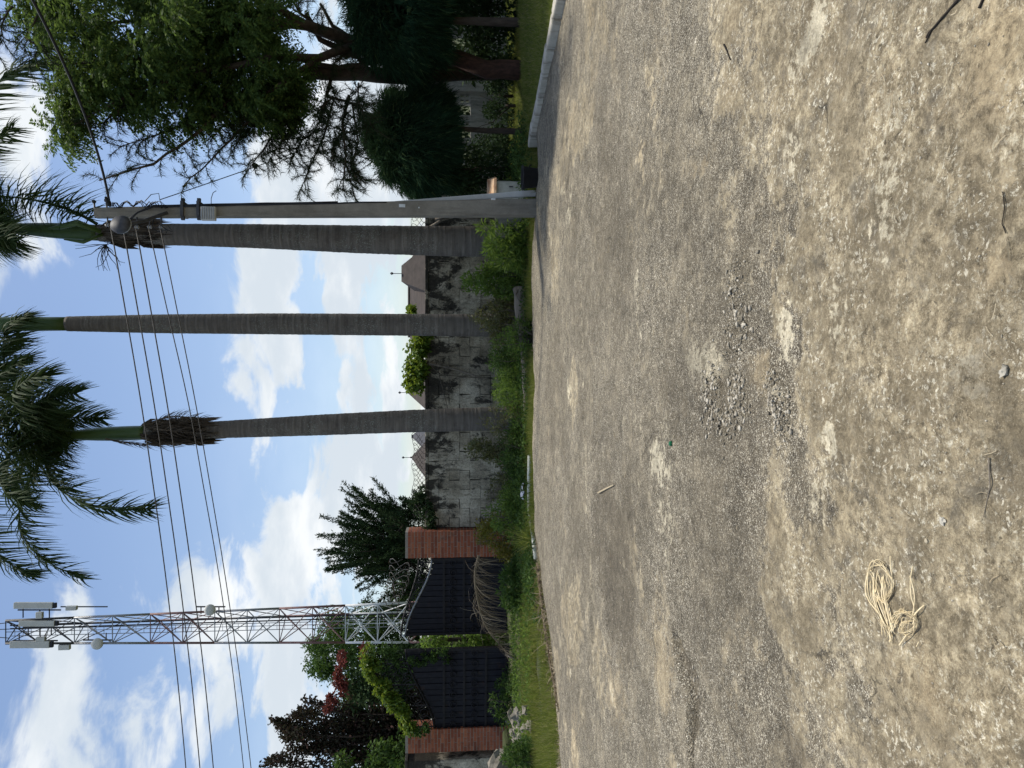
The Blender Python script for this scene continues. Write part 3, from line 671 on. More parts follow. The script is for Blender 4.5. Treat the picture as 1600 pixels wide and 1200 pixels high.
# ------------------------------------------------------------------ palms
def frond_geo(pts, leaf_len, n=90, dropk=0.75, wd=0.035, rr=(0.03, 0.006), skip=0.12, spread=1.0, lvar=.8, jit=0.0):
    P = np.array([tuple(p) for p in pts], float); k = len(P)
    # Catmull-Rom resample
    def cr(t_):
        i = min(int(t_*(k-1)), k-2); f = t_*(k-1)-i; p0, p1, p2, p3 = P[max(i-1, 0)], P[i], P[i+1], P[min(i+2, k-1)]
        return 0.5*((2*p1)+(-p0+p2)*f+(2*p0-5*p1+4*p2-p3)*f*f+(-p0+3*p1-3*p2+p3)*f**3)
    path = [cr(t_) for t_ in np.linspace(0, 1, 16)]
    mb = MB().tube([Vector(p) for p in path], list(rr), 5)
    for i in range(n):
        t0 = skip+(1-skip)*(i+random.random()*.6)/n; p = cr(min(t0, .999)); tg = cr(min(t0+.02, 1.0))-cr(max(t0-.02, 0)); tg = Vector(tg).normalized()
        side = tg.cross(Vector((0, 0, 1)))
        side = side.normalized() if side.length > 1e-3 else Vector((1, 0, 0))
        upv = side.cross(tg)
        for sg in (-1, 1):
            a = random.uniform(-0.7, 0.9); ll = leaf_len*(0.45+0.75*math.sin(math.pi*(0.15+0.8*t0)))*random.uniform(lvar, 1.12)
            d = (side*sg*math.cos(a)*spread + upv*math.sin(a) + tg*random.uniform(.35, .75) + Vector((random.gauss(0, 1), random.gauss(0, 1), random.gauss(0, 1)))*jit).normalized()
            q = Vector(p); w = wd*random.uniform(.8, 1.2); sv = d.cross(Vector((random.gauss(0, 1), random.gauss(0, 1), random.gauss(0, 1)))).normalized()
            o = len(mb.v); segs = 3
            for s2 in range(segs+1):
                f = s2/segs; ww = w*(0.6+0.6*f if f < .4 else 1.0*(1-f)+.08)
                mb.v += [tuple(q+sv*ww/2), tuple(q-sv*ww/2)]
                d = (d + Vector((0, 0, -1))*dropk*random.uniform(.4, .8)).normalized(); q = q + d*ll/segs
            for s2 in range(segs): b = o+2*s2; mb.f.append((b, b+1, b+3, b+2))
    return mb
def arch(start, azd, eld, L, droop):
    d = Vector((math.cos(eld)*math.sin(azd), math.cos(eld)*math.cos(azd), math.sin(eld))); p = Vector(start); out = [p.copy()]
    for i in range(7):
        p = p + d*L/7; out.append(p.copy()); d = (d + Vector((0, 0, -1))*droop*(0.5+i*.12)).normalized()
    return out
def palm(path_px, Y, rads, shaft_px, label, fronds, n_rand, Lf, seed, leaf=0.68, el0=50):
    """path_px: (u,v) of trunk axis from base to top; shaft_px: top of the green crownshaft"""
    random.seed(seed)
    b0 = at(path_px[0][0], path_px[0][1], Y); base = Vector((b0.x, Y, 0))
    root = tag(empty('palm_tree', base), label, 'palm tree', 'tall palms before the wall')
    pts = [at(u, v, Y) for u, v in path_px]; pts[0] = Vector((b0.x, Y, -.05))
    N = 150; fine_p = []; fine_r = []
    zs = [p.z for p in pts]
    for i in range(N+1):
        z = zs[0]+(zs[-1]-zs[0])*i/N; xx = np.interp(z, zs, [p.x for p in pts]); rr = np.interp(z, zs, rads)
        rr *= 1.0 + (0.009 if i % 2 else -0.006)*random.uniform(.2, 1.5) + .006*math.sin(i*.9+seed)
        fine_p.append(Vector((xx, Y, z))-base); fine_r.append(rr)
    MB().tube(fine_p, fine_r, 20).build('trunk', M_trunk, root, True)
    st = pts[-1]; se = at(shaft_px[0], shaft_px[1], Y); sp_, sr = [], []
    for i in range(13):
        f = i/12; sp_.append(st.lerp(se, f)-base); sr.append(rads[-1]*(0.92+0.12*math.sin(f*2.2)-0.45*f*f))
    MB().tube(sp_, sr, 16).build('crownshaft', M_shaft, root, True)
    allf = [[at(u, v, Y+dy_) for (u, v, dy_) in f] for f in fronds]
    for i in range(n_rand):
        allf.append(arch(se-Vector((0, 0, .15)), 2*math.pi*(i+random.random()*.5)/n_rand, R(random.uniform(el0, 86)), Lf*random.uniform(.85, 1.1), random.uniform(.14, .26)))
    for f in allf:
        frond_geo([p-base for p in f], leaf, 135, .85, .042, (.034, .007), .10).build('frond', M_palm, root)
    return root, base, st, se
# coordinates are upright-picture (u, v, depth offset)
P1, b1, st1, se1 = palm([(822, 815), (823, 700), (826, 560), (831, 400), (834, 250), (836, 155)], 15.0, [.31, .30, .275, .235, .205, .165], (843, 25),
     'palm with thick lichen-spotted trunk standing right behind the concrete utility pole',
     [[(850, 152, -.1), (872, 110, -.2), (886, 60, -.3), (893, 5, -.4), (890, -60, -.5)],
      [(845, 20, 0), (880, -40, -.3), (980, -55, -.6), (1060, -15, -.9), (1095, 40, -1.0), (1100, 95, -1.0)],
      [(845, 20, 0), (850, -30, .2), (900, -50, .6), (960, -30, .8), (1000, 20, 1.0)],
      [(842, 20, 0), (838, -20, -.4), (830, -10, -.8), (822, 25, -1.0)]], 4, 2.9, 3, .68, 68)
MB().tube([Vector(p)-b1 for p in (at(834, 160, 14.8), at(822, 130, 14.7), at(826, 100, 14.65))], [.05, .06, .02], 6, flat=.5).build('leaf_sheath', M_shaft, P1, True)
MB().tube([Vector(p)-b1 for p in (at(838, 158, 14.75), at(852, 120, 14.6), at(846, 95, 14.6), at(843, 75, 14.6))], [.06, .09, .07, .02], 6, flat=.6).build('leaf_sheath', M_shaft, P1, True)
# ragged dry sheath below the crownshaft
def dry_skirt(root, base, u, v0, v1, Y, rad, n, mat=M_drydark):
    A, B = at(u, v0, Y), at(u, v1, Y); mb = MB()
    for i in range(n):
        f = random.random(); p = A.lerp(B, f); a = random.random()*6.283; d = Vector((math.cos(a), math.sin(a), 0)); p = p+d*rad*random.uniform(.8, 1.05)-base
        q = p + d*random.uniform(.0, .13) + Vector((0, 0, -random.uniform(.2, .6))); s2 = d.cross(Vector((0, 0, 1)))*random.uniform(.01, .035)
        o = len(mb.v); mb.v += [tuple(p-s2), tuple(p+s2), tuple((p+q)/2+d*.05+s2), tuple(q), tuple((p+q)/2+d*.05-s2)]; mb.f.append((o, o+1, o+2, o+3, o+4))
    return mb.build('dry_sheath', mat, root)
dry_skirt(P1, b1, 836, 160, 235, 15.0, .19, 160)
mb = MB(); random.seed(5)
for i in range(16):
    p = at(818, 166, 14.9)-b1; d = Vector((random.uniform(-.9, .1), random.uniform(-.5, .5), random.uniform(-.1, .9))).normalized()
    pts = [p]; 
    for k in range(5): d = (d+Vector((random.gauss(0, .22), random.gauss(0, .22), random.gauss(0, .22)-.05))).normalized(); pts.append(pts[-1]+d*.11)
    mb.tube(pts, [.010, .004], 4)
mb.build('flower_stalk', M_darktwig, P1)

P2, b2, st2, se2 = palm([(691, 812), (692, 700), (693, 560), (694, 420), (694, 250), (694, 105)], 16.2, [.25, .24, .235, .225, .20, .155], (693, -150),
     'slender middle palm with smooth ringed trunk between its two neighbours',
     [], 7, 2.6, 4, .60, 74)
P3, b3, st3, se3 = palm([(546, 812), (545, 740), (542, 640), (536, 500), (529, 350), (524, 228)], 16.2, [.265, .255, .245, .225, .185, .16], (520, 112),
     'leftmost palm with dry brown sheaths under its green crownshaft',
     [[(519, 118, 0), (500, 80, -.2), (474, 72, -.4), (440, 88, -.7), (412, 135, -1.0), (405, 190, -1.1), (404, 236, -1.1)],
      [(519, 112, 0), (490, 72, .1), (440, 42, .3), (380, 30, .5), (330, 62, .6), (295, 130, .7)],
      [(519, 112, 0), (480, 20, .3), (410, -30, .6), (350, -15, .9), (312, 25, 1.0), (303, 48, 1.0)],
      [(521, 112, 0), (548, 70, -.2), (590, 28, -.4), (640, 5, -.6), (690, 12, -.8), (705, 40, -.8)],
      [(521, 112, 0), (540, 60, .3), (585, 5, .7), (640, -20, 1.0), (700, 0, 1.2)],
      [(521, 112, 0), (535, 80, -.5), (560, 60, -1.0), (580, 80, -1.3), (585, 120, -1.5)],
      [(520, 112, 0), (528, 70, .5), (545, 75, .9), (548, 115, 1.2), (545, 160, 1.3)],
      [(520, 112, 0), (515, 50, -.3), (540, 0, -.8), (600, -10, -1.2), (640, 40, -1.4)],
      [(520, 112, 0), (505, 40, -.6), (470, 0, -1.3), (430, 10, -1.8), (415, 50, -2.0)],
      [(521, 112, 0), (560, 40, .1), (610, -15, .2), (650, -5, .3), (672, 30, .3)],
      [(520, 112, 0), (540, 50, -.9), (575, 20, -1.6), (605, 40, -2.0), (612, 70, -2.1)]], 5, 2.9, 6, .68, 60)
dry_skirt(P3, b3, 525, 222, 310, 16.2, .2, 330)
random.seed(8)
for f in ([(514, 165, -.2), (508, 200, -.25), (505, 250, -.25), (508, 318, -.25)], [(536, 232, -.1), (548, 262, -.2), (548, 300, -.25), (546, 322, -.25)], [(530, 240, -.25), (527, 270, -.32), (524, 300, -.32), (522, 335, -.3)]):
    frond_geo([at(u, v, 16.2+d)-b3 for u, v, d in f], .28, 60, 1.0, .02, (.02, .006)).build('dry_frond', M_drydark, P3)

# ------------------------------------------------------------------ utility pole with street light
PB = gnd(875, 840); PT = at(867, 150, PB.y)
pole = tag(empty('utility_pole', PB), 'square concrete utility pole with oval street light, nearest upright to the yard', 'utility pole')
pz = PT.z; lean = (PT.x-PB.x)
def ptop(z): return Vector((lean*z/pz, 0, z))
mb = MB(); n = 10
for i in range(n+1):
    f = i/n; c_ = ptop(pz*f); hw = .138-.062*f; hd = .12-.045*f; ch_ = .02
    for (a, b) in ((-hw+ch_, -hd), (hw-ch_, -hd), (hw, -hd+ch_), (hw, hd-ch_), (hw-ch_, hd), (-hw+ch_, hd), (-hw, hd-ch_), (-hw, -hd+ch_)): mb.v.append((c_.x+a, c_.y+b, c_.z-(.1 if i == 0 else 0)))
for i in range(n):
    for j in range(8): a = i*8+j; b = i*8+(j+1) % 8; mb.f.append((a, b, b+8, a+8))
mb.f.append(tuple(n*8+j for j in range(8))); mb.build('shaft', M_pole, pole)
L_ = lambda u, v, dy_=0.0: at(u, v, PB.y+dy_)-PB
# street light: arm and oval head
MB().tube([L_(868, 262, -.14), L_(862, 245, -.2), L_(855, 225, -.42), L_(851, 205, -.62)], .028, 8).build('lamp_arm', M_darksteel, pole, True)
hc = L_(849, 189, -.75); mb = MB(); prof = [(0.02, .10), (.09, .095), (.15, .05), (.168, 0.0), (.155, -.03)]
mb.lathe(prof[::-1], 22); hd_ = mb.build('lamp_head', M_darksteel, pole, True, loc=hc); hd_.rotation_euler = (R(62), R(-6), 0); hd_.scale = (.80, 1.12, 1)
mb = MB().lathe([(.03, -.065), (.10, -.055), (.14, -.03)], 22); o = mb.build('lamp_lens', M_lens, hd_, True)
MB().tube([(.152*math.cos(a), .152*math.sin(a), -.028) for a in np.linspace(0, 2*math.pi, 25)], .014, 6).build('rim', M_galv, hd_, True)
# ribbed plate, straps, pins
pl = L_(866, 326, -.2); MB().box(pl.x, pl.y, pl.z, .215, .07, .225).build('meter_plate', M_post, pole, bevel=.008)
for k in range(6): MB().box(pl.x, pl.y-.041, pl.z-.09+.036*k, .19, .012, .014).build('rib', M_galv, pole)
for v_ in (288, 313):
    q = L_(872, v_); MB().box(q.x, 0, q.z, .235, .25, .045).build('strap', M_darksteel, pole)
    MB().box(q.x-.14, -.06, q.z, .07, .05, .05).build('bolt', M_darksteel, pole); MB().box(q.x+.14, -.06, q.z, .06, .05, .05).build('bolt', M_darksteel, pole)
for u_, v_ in ((874, 148), (876, 167)):
    q = L_(u_, v_, -.05); MB().tube([q, q+Vector((.11, 0, .01))], .014, 6).build('pin', M_darksteel, pole); MB().lathe([(.012, -.02), (.03, 0), (.028, .03), (.01, .04)], 8, c=tuple(q+Vector((.11, 0, 0)))).build('insulator', M_blackpl, pole)
INS = [(836, 172), (838, 192), (836, 212), (838, 232), (838, 250)]
for (u_, v_) in ((860, 168), (858, 195), (857, 214), (857, 234), (857, 252)):
    q = L_(u_, v_, -.05); MB().tube([q+Vector((.04, 0, 0)), q+Vector((-.12, 0, 0))], .012, 6).build('pin', M_darksteel, pole); MB().lathe([(.014, -.035), (.032, -.02), (.02, 0), (.032, .02), (.014, .035)], 10, c=tuple(q+Vector((-.12, 0, 0)))).build('insulator', M_galv, pole)
for (u_, v_, sx, sz) in ((876, 629, .05, .10), (873, 655, .02, .02), (886, 770, .03, .07)):
    q = L_(u_, v_); MB().box(q.x, -.128+.045*min(1, q.z/pz), q.z, sx, .02, sz).build('marker_tag', M_whitepaint, pole)
# tangle of service wires on the right face
random.seed(31)
for k in range(4):
    pts = [L_(878, 172+3*k, -.1)]
    for i in range(26):
        f = i/25; a = f*22+k; pts.append(L_(879+4*math.sin(a)+random.uniform(-1.5, 1.5)+3*math.sin(f*3.1), 176+f*(62+9*k), -.12+.05*math.cos(a)))
    MB().tube(pts, .0065, 4).build('service_wire', M_blackcable, pole, True)
for k, (du, ln) in enumerate(((0, 640), (2, 560))):
    pts = [L_(850 if k else 853, 196, -.2), L_(868, 215, -.15), L_(877+du, 240, -.12)] + [L_(877.5+du*0+random.uniform(-.6, .6)+k*1.5+(v_-250)*.019, v_, -.10) for v_ in range(262, ln, 38)]
    MB().tube(pts, .013, 6).build('cable', M_blackcable, pole, True)
for (pp) in ([(879, 258), (886, 250), (898, 248), (896, 236), (885, 226)], [(880, 330), (890, 330), (899, 333), (902, 338)], [(850, 252), (842, 258), (838, 270), (848, 262)], [(852, 246), (840, 262), (833, 258)], [(857, 240), (846, 238), (838, 246), (841, 262), (838, 268)]):
    MB().tube([L_(u_, v_, -.15) for u_, v_ in pp], .006, 4).build('service_wire', M_blackcable, pole, True)

# overhead wires : five to the left, one thick to the right, one thin drop wire
def wire(name, A, B, sag, rad, mat, label, cat='wire', group=None, kink=0.0, nn=40):
    pts = []
    for i in range(nn+1):
        f = i/nn; p = A.lerp(B, f); p.z -= sag*4*f*(1-f); p.z += kink*math.sin(f*23)*(.4+.6*math.sin(f*9)); pts.append(p-A)
    o = MB().tube(pts, rad, 6).build(name, mat, None, True, loc=A); return tag(o, label, cat, group)
WL = [((172, 851), (277, 0), 'topmost of the five overhead wires running left from the pole'), ((192, 846), (299, 0), 'second overhead wire from the top, running left from the pole'),
      ((212, 847), (320, 0), 'middle one of the five overhead wires running left from the pole'), ((232, 846), (361, 0), 'slack kinked overhead wire, second from the bottom of the five'), ((250, 846), (379, 0), 'lowest of the five overhead wires running left from the pole')]
for k, ((v0, u0), (v1, u1), lab) in enumerate(WL):
    A = at(u0, v0, PB.y-.05); Q = at(u1, v1, 15.9); B = A + (Q-A)*1.35
    wire('power_line', A, B, .22 if k != 3 else .32, .0105 if k < 3 else .0085, M_alwire, lab, 'wire', 'wires strung left from the pole', .012 if k == 3 else .004)
A = at(878, 172, PB.y-.1); Q = at(1200, 12, 9.0)
wc_ = wire('service_cable', A, A+(Q-A)*1.6, .30, .018, M_blackcable, 'thick black cable running up from the pole top past the leafy tree', 'cable')
q = (Q-A)*.03; MB().tube([(q*0), q*.6, q*1.3, q*1.9], [.02, .045, .03, .02], 8).build('clamp', M_blackpl, wc_)
A = at(888, 250, PB.y-.1); Q = at(1036, 652, 14.0)
dw = wire('drop_wire', A, A+(Q-A)*1.2, .12, .007, M_blackcable, 'thin slanting wire with a small black box, crossing in front of the needle branches', 'wire')
q = at(943, 411, PB.y+.4); f = (q.x-A.x)/(Q.x-A.x); q = (Q-A)*f; MB().box(q.x, q.y, q.z-.05, .085, .06, .075, Matrix.Rotation(R(20), 3, 'Y')).build('junction_box', M_blackpl, dw, bevel=.008)

# pale leaning post beside the pole
A = gnd(896, 838)+Vector((0, -.10, -.04)); B = at(883.5, 617, A.y+.04)
post = MB(); dirp = (B-A); qrot = dirp.to_track_quat('Z', 'Y').to_matrix(); post.box(0, 0, 0, .145, .11, dirp.length, qrot, .42)
tag(post.build('leaning_post', M_post, None, loc=(A+B)/2, bevel=.012), 'pale grey tapered post leaning against the right side of the utility pole', 'post')

# meter cabinet, plinth, black tub, loose blocks
cb = gnd(902, 829); cab = tag(empty('meter_cabinet', (cb.x+.02, cb.y+.25, 0), R(-18)), 'small cream cabinet with rusty overhanging lid behind the utility pole', 'cabinet')
zb_ = at(900, 821, cb.y).z; zt_ = at(900, 776, cb.y).z
MB().box(0, 0, zb_/2-.03, .46, .44, zb_+.06).build('plinth', M_block, cab, bevel=.01)
MB().box(0, 0, (zb_+zt_)/2, .40, .38, zt_-zb_).build('body', M_cream, cab, bevel=.008)
MB().box(-.0, -.197, (zb_+zt_)/2, .33, .016, (zt_-zb_)*.86).build('door', M_cream, cab, bevel=.004)
MB().box(.12, -.212, (zb_+zt_)/2, .02, .02, .07).build('handle', M_darksteel, cab)
lid = MB(); lid.v = [(-.27, -.27, 0), (.27, -.27, 0), (.27, .27, 0), (-.27, .27, 0), (-.25, -.25, .05), (.25, -.25, .05), (.22, .2, .15), (-.22, .2, .15)]
lid.f = [(3, 2, 1, 0), (4, 5, 6, 7), (0, 1, 5, 4), (1, 2, 6, 5), (2, 3, 7, 6), (3, 0, 4, 7)]
lid.build('lid', M_rusty, cab, loc=(0, 0, zt_+.002), bevel=.006)
tb = gnd(926, 845); tub = tag(empty('black_tub', (tb.x, tb.y+.15, 0)), 'black plastic tub at the kerb end beside the cabinet', 'tub')
mb = MB().lathe([(.13, 0.0), (.15, .02), (.18, .26), (.20, .275), (.20, .29), (.165, .29), (.14, .03)], 20); mb.build('body', M_blackpl, tub, True)
MB().tube([(.20*math.cos(a), -.02+.2*math.sin(a)*.6, .14+.12*math.sin(a*.5)) for a in np.linspace(math.pi, 2*math.pi, 14)], .010, 6).build('handle', M_blackpl, tub, True)
random.seed(12)
for k, (u_, v_, zz, lab) in enumerate(((853, 832, 0, 'bottom concrete block of the small stack left of the utility pole'), (855, 832, .215, 'middle concrete block of the small stack left of the utility pole'), (851, 832, .43, 'top concrete block of the small stack left of the utility pole'))):
    p = gnd(u_, v_)+Vector((0, .35, zz)); mb = MB()
    mb.box(0, -.085, .105, .42, .03, .205); mb.box(0, .085, .105, .42, .03, .205)
    for xx in (-.195, 0, .195): mb.box(xx, 0, .105, .03, .14, .203)
    o = tag(mb.build('concrete_block', M_block, None, loc=p), lab, 'block', 'loose blocks by the pole'); o.rotation_euler = (0, 0, random.uniform(-.12, .12))

# ------------------------------------------------------------------ lattice mast far behind the gate
TY = 38.0; TB = at(233, 640, TY); TT = at(220, 15, TY); TX = TB.x
mast = tag(empty('lattice_mast', (TX, TY, 0)), 'red and white lattice telecom mast with antennas rising behind the gate', 'mast')
HT = TT.z; s0, s1 = 2.15, 1.10
def tside(z): return s0+(s1-s0)*min(1, max(0, z)/HT)
def leg(i, z):
    a = R((-150, -30, 90)[i]); r_ = tside(z)/math.sqrt(3); return Vector((r_*math.cos(a)*1.0, r_*math.sin(a), z))
zv = lambda v_: at(230, v_, TY).z
bands = [(zv(15), zv(122), M_darksteel), (zv(122), zv(240), M_galv), (zv(240), zv(340), M_redpaint), (zv(340), zv(440), M_galv), (zv(440), zv(542), M_redpaint), (zv(542), zv(640), M_whitepaint), (zv(640), 0, M_redpaint)]  # top band's dark steel colour stands in for its backlit look
for (zt, zb2, mt) in bands:
    H_ = zt-zb2; nb = max(1, round(H_/1.55))
    for i in range(3): MB().tube([leg(i, zb2), leg(i, zt)], .062, 6).build('leg', mt, mast, True)
    for b in range(nb):
        za, zc = zb2+H_*b/nb, zb2+H_*(b+1)/nb; zm = (za+zc)/2
        for i in range(3):
            j = (i+1) % 3
            MB().tube([leg(i, za), leg(j, zc)], .026, 4).build('brace', mt, mast); MB().tube([leg(j, za), leg(i, zc)], .026, 4).build('brace', mt, mast)
            MB().tube([leg(i, zc), leg(j, zc)], .026, 4).build('strut', mt, mast)
            MB().tube([(leg(i, za)+leg(j, za))/2, (leg(i, zc)+leg(j, zc))/2], .018, 4).build('strut', mt, mast) if i == 0 else None
for dx_ in (-.06, .10): MB().tube([(dx_+.16, .1, 1), (dx_+.10, .05, HT)], .035, 5).build('feeder_cable', M_blackcable, mast)
for sx in (-.17, .17): MB().tube([(sx-.25, .1, 0), (sx-.15, .05, HT)], .02, 4).build('ladder_rail', M_galv, mast)
for k in range(60): z = HT*(k+.5)/60; MB().tube([(-.42+.10*z/HT, .1, z), (-.08+.10*z/HT, .1, z)], .012, 4).build('ladder_rung', M_galv, mast)
TL = lambda u_, v_, dy_=0.0: at(u_, v_, TY+dy_)-Vector((TX, TY, 0))
def panel_antenna(u_, v0, v1, w, lab_u):
    a, b = TL(u_, v1, -.4), TL(u_, v0, -.4); mb = MB().box((a.x+b.x)/2, a.y, (a.z+b.z)/2, w, .16, b.z-a.z, Matrix.Rotation(R(1.5), 3, 'Y'))
    o = mb.build('antenna_panel', M_antenna, mast, bevel=.03)
    MB().box(a.x, a.y, a.z-.08, w*.8, .14, .14).build('connector', M_blackpl, mast)
    MB().tube([TL(lab_u, v0+6, -.1), TL(lab_u, v1+12, -.1)], .04, 6).build('mount_pipe', M_darksteel, mast)
    for v_ in (v0+14, v1-6): MB().tube([TL(lab_u, v_, -.1), TL(u_, v_, -.36)], .03, 5).build('bracket', M_darksteel, mast); MB().tube([TL(lab_u, v_, -.1), TL(lab_u+(12 if lab_u < 220 else -12), v_, .0)], .03, 5).build('bracket', M_darksteel, mast)
panel_antenna(254, 22, 83, .30, 247); panel_antenna(193, 16, 78, .33, 199); panel_antenna(226, 30, 86, .28, 220)
for (u_, v_, w, h) in ((189, 101, .25, .52), (250, 112, .2, .5), (200, 64, .3, .42), (239, 62, .3, .3)):
    p = TL(u_, v_, -.35); MB().box(p.x, p.y, p.z, w, .2, h).build('radio_unit', M_antenna, mast, bevel=.02)
    MB().tube([p+Vector((0, .05, 0)), TL(247 if u_ > 220 else 196, v_, .0)], .03, 5).build('bracket', M_darksteel, mast)
for (u_, v_, r_, ua, ub) in ((194, 152, .27, 200, 211), (247, 328, .27, 252, 241)):
    p = TL(u_, v_, -.7); mb = MB().lathe([(r_*.3, .22), (r_*.8, .14), (r_, 0), (r_*.98, -.04), (r_*.5, -.07), (.02, -.08)], 24); o = mb.build('dish', M_antenna, mast, True, loc=p); o.rotation_euler = (R(-82), 0, R(8))
    MB().tube([TL(ua, v_-22, -.2), TL(ua, v_+24, -.2)], .04, 6).build('mount_pipe', M_darksteel, mast)
    for dv in (-14, 14): MB().tube([TL(ua, v_+dv, -.2), TL(ub, v_+dv, 0)], .03, 5).build('bracket', M_darksteel, mast)
    MB().tube([TL(ua, v_, -.2), p+Vector((0, .15, 0))], .035, 5).build('bracket', M_darksteel, mast)
MB().tube([TL(252, 95, -.1), TL(252, 168, -.1)], .035, 6).build('mount_pipe', M_darksteel, mast)
for dx_ in (-.5, .05, .45): MB().tube([(dx_*.8, 0, HT), (dx_*.55, 0, HT+1.2)], .02, 5).build('lightning_rod', M_darksteel, mast)

# ------------------------------------------------------------------ houses over the wall
def house(u0, u1, v_eave, v_ridge, Y, depth, ridge, mat, label, wing=None, fin=None, dy_=0):
    a, b = at(u0, v_eave, Y), at(u1, v_eave, Y); zr = at(u0, v_ridge, Y+depth/2).z; ze = a.z; cx = (a.x+b.x)/2; w = b.x-a.x
    h = tag(empty('house', (cx, Y, 0)), label, 'house', 'roofs beyond the wall')
    MB().box(0, depth/2, (ze-.1)/2, w-.9, depth-.9, ze-.1).build('wall', M_houseWall, h)
    mb = MB(); rl = w*ridge/2
    mb.v = [(-w/2, 0, ze-.12), (w/2, 0, ze-.12), (w/2, depth, ze-.12), (-w/2, depth, ze-.12), (-w/2, 0, ze), (w/2, 0, ze), (w/2, depth, ze), (-w/2, depth, ze), (-rl, depth/2, zr), (rl, depth/2, zr)]
    mb.f = [(3, 2, 1, 0), (0, 1, 5, 4), (1, 2, 6, 5), (2, 3, 7, 6), (3, 0, 4, 7), (4, 5, 9, 8), (5, 6, 9), (6, 7, 8, 9), (7, 4, 8)]
    rf = mb.build('roof', mat, h)
    MB().tube([(-rl, depth/2, zr+.02), (rl, depth/2, zr+.02)], .10, 6).build('ridge_cap', mat, rf)
    if wing:
        ua, ub, va = wing; p, q = at(ua, v_eave+2, Y-.6), at(ub, v_eave+2, Y-.6); zt2 = at(ua, va, Y).z; mm = (p.x+q.x)/2-cx; hw = (q.x-p.x)/2
        mb = MB(); mb.v = [(mm-hw, -.6, p.z), (mm+hw, -.6, p.z), (mm-.5, 2, zt2), (mm+.5, 2, zt2), (mm-hw, depth*.6, p.z), (mm+hw, depth*.6, p.z)]
        mb.f = [(0, 1, 3, 2), (1, 5, 3), (0, 2, 4), (2, 3, 5, 4), (0, 4, 5, 1)]; mb.build('wing_roof', mat, h)
        if fin: MB().tube([(mm, 2, zt2-.1), (mm, 2, zt2+.55)], .022, 5).build('finial', M_darksteel, h); MB().lathe([(.03, -.1), (.1, 0), (.03, .1)], 8, c=(mm, 2, zt2+.6)).build('finial_ball', M_darksteel, h)
    elif fin: MB().tube([(0, depth/2, zr), (0, depth/2, zr+.6)], .022, 5).build('finial', M_darksteel, h); MB().lathe([(.03, -.1), (.1, 0), (.03, .1)], 8, c=(0, depth/2, zr+.65)).build('finial_ball', M_darksteel, h)
    for k in (-.3, 0, .3): 
        wd_ = MB().box(w*k, .42, ze-1.2, 1.1, .08, 1.2).build('window', M_lens, h)
    return h
house(640, 850, 671, 640, 45, 9, .62, M_roof1, 'brown tiled house roof showing between the right and middle palms', (742, 822, 624), True)
house(553, 618, 673, 638, 52, 9, .05, M_roof1, 'brown gabled house roof half hidden behind the vine on the wall', None, True)
house(488, 536, 672, 645, 60, 9, .12, M_roof2, 'slate grey hip roof just left of the leftmost palm', None)
house(440, 512, 674, 643, 54, 9, .03, M_roof1, 'pointed dark brown roof seen through the razor wire', None, True)

# ------------------------------------------------------------------ trees
def clean(P): return P
def tree(name, label, cat, base, group=None): return tag(empty(name, base), label, cat, group)
def limb(root, base, pts, rad, mat=M_bark, n=7, nm='limb'):
    k = []; pts = [Vector(p) for p in pts]
    for i in range(len(pts)-1):
        for f in (0, .34, .67): k.append(pts[i].lerp(pts[i+1], f))
    k.append(pts[-1]); k = [p-Vector(base)+(Vector((random.gauss(0, .012), random.gauss(0, .012), 0)) if 0 < i < len(k)-1 else Vector()) for i, p in enumerate(k)]
    return MB().tube(k, rad, n).build(nm, mat, root, True)

# 1  feathery neem-like tree, upper right
random.seed(41); nb = gT(806, 118, .12); nb.y = min(nb.y, 14.6)
neem = tree('neem_tree', 'large leafy tree with feathery yellow-green foliage hanging over the lawn', 'tree', nb)
limb(neem, nb, [nb-Vector((0, 0, .2)), aT(760, 108, 14.6), aT(715, 92, 14.6), aT(640, 85, 14.4)], [.19, .14], M_redbark, 10, 'trunk')
limb(neem, nb, [aT(645, 86, 14.4), aT(560, 70, 14.0), aT(480, 40, 13.2), aT(380, 30, 12.4)], [.16, .06])
for pts, r_ in (([aT(560, 70, 14.0), aT(500, 90, 13.2), aT(420, 90, 12.2), aT(330, 110, 12.3), aT(240, 130, 12.1)], .085), ([aT(480, 40, 13.2), aT(400, -10, 12.4), aT(300, -60, 12.5)], .08), ([aT(500, 90, 13.2), aT(440, 130, 12.2), aT(380, 170, 12.5)], .05),
                ([aT(330, 110, 12.3), aT(200, 90, 12.0), aT(110, 100, 11.9)], .045), ([aT(380, 30, 12.4), aT(250, 30, 12.2), aT(120, 40, 11.9)], .05), ([aT(240, 130, 12.1), aT(160, 170, 11.9), aT(105, 200, 11.9)], .022)):
    limb(neem, nb, pts, [r_, r_*.35])
for pts, r_ in (([aT(590, 75, 14.2), aT(540, 85, 13.9), aT(500, 60, 13.6), aT(478, 20, 13.4)], .075), ([aT(560, 70, 14.0), aT(520, 40, 13.8), aT(500, 5, 13.6)], .05), ([aT(600, 80, 14.2), aT(575, 100, 14.0), aT(530, 105, 13.6), aT(470, 95, 13.2)], .06)):
    limb(neem, nb, pts, [r_, r_*.5])
NC = []   # (x, y, depth, radius px)
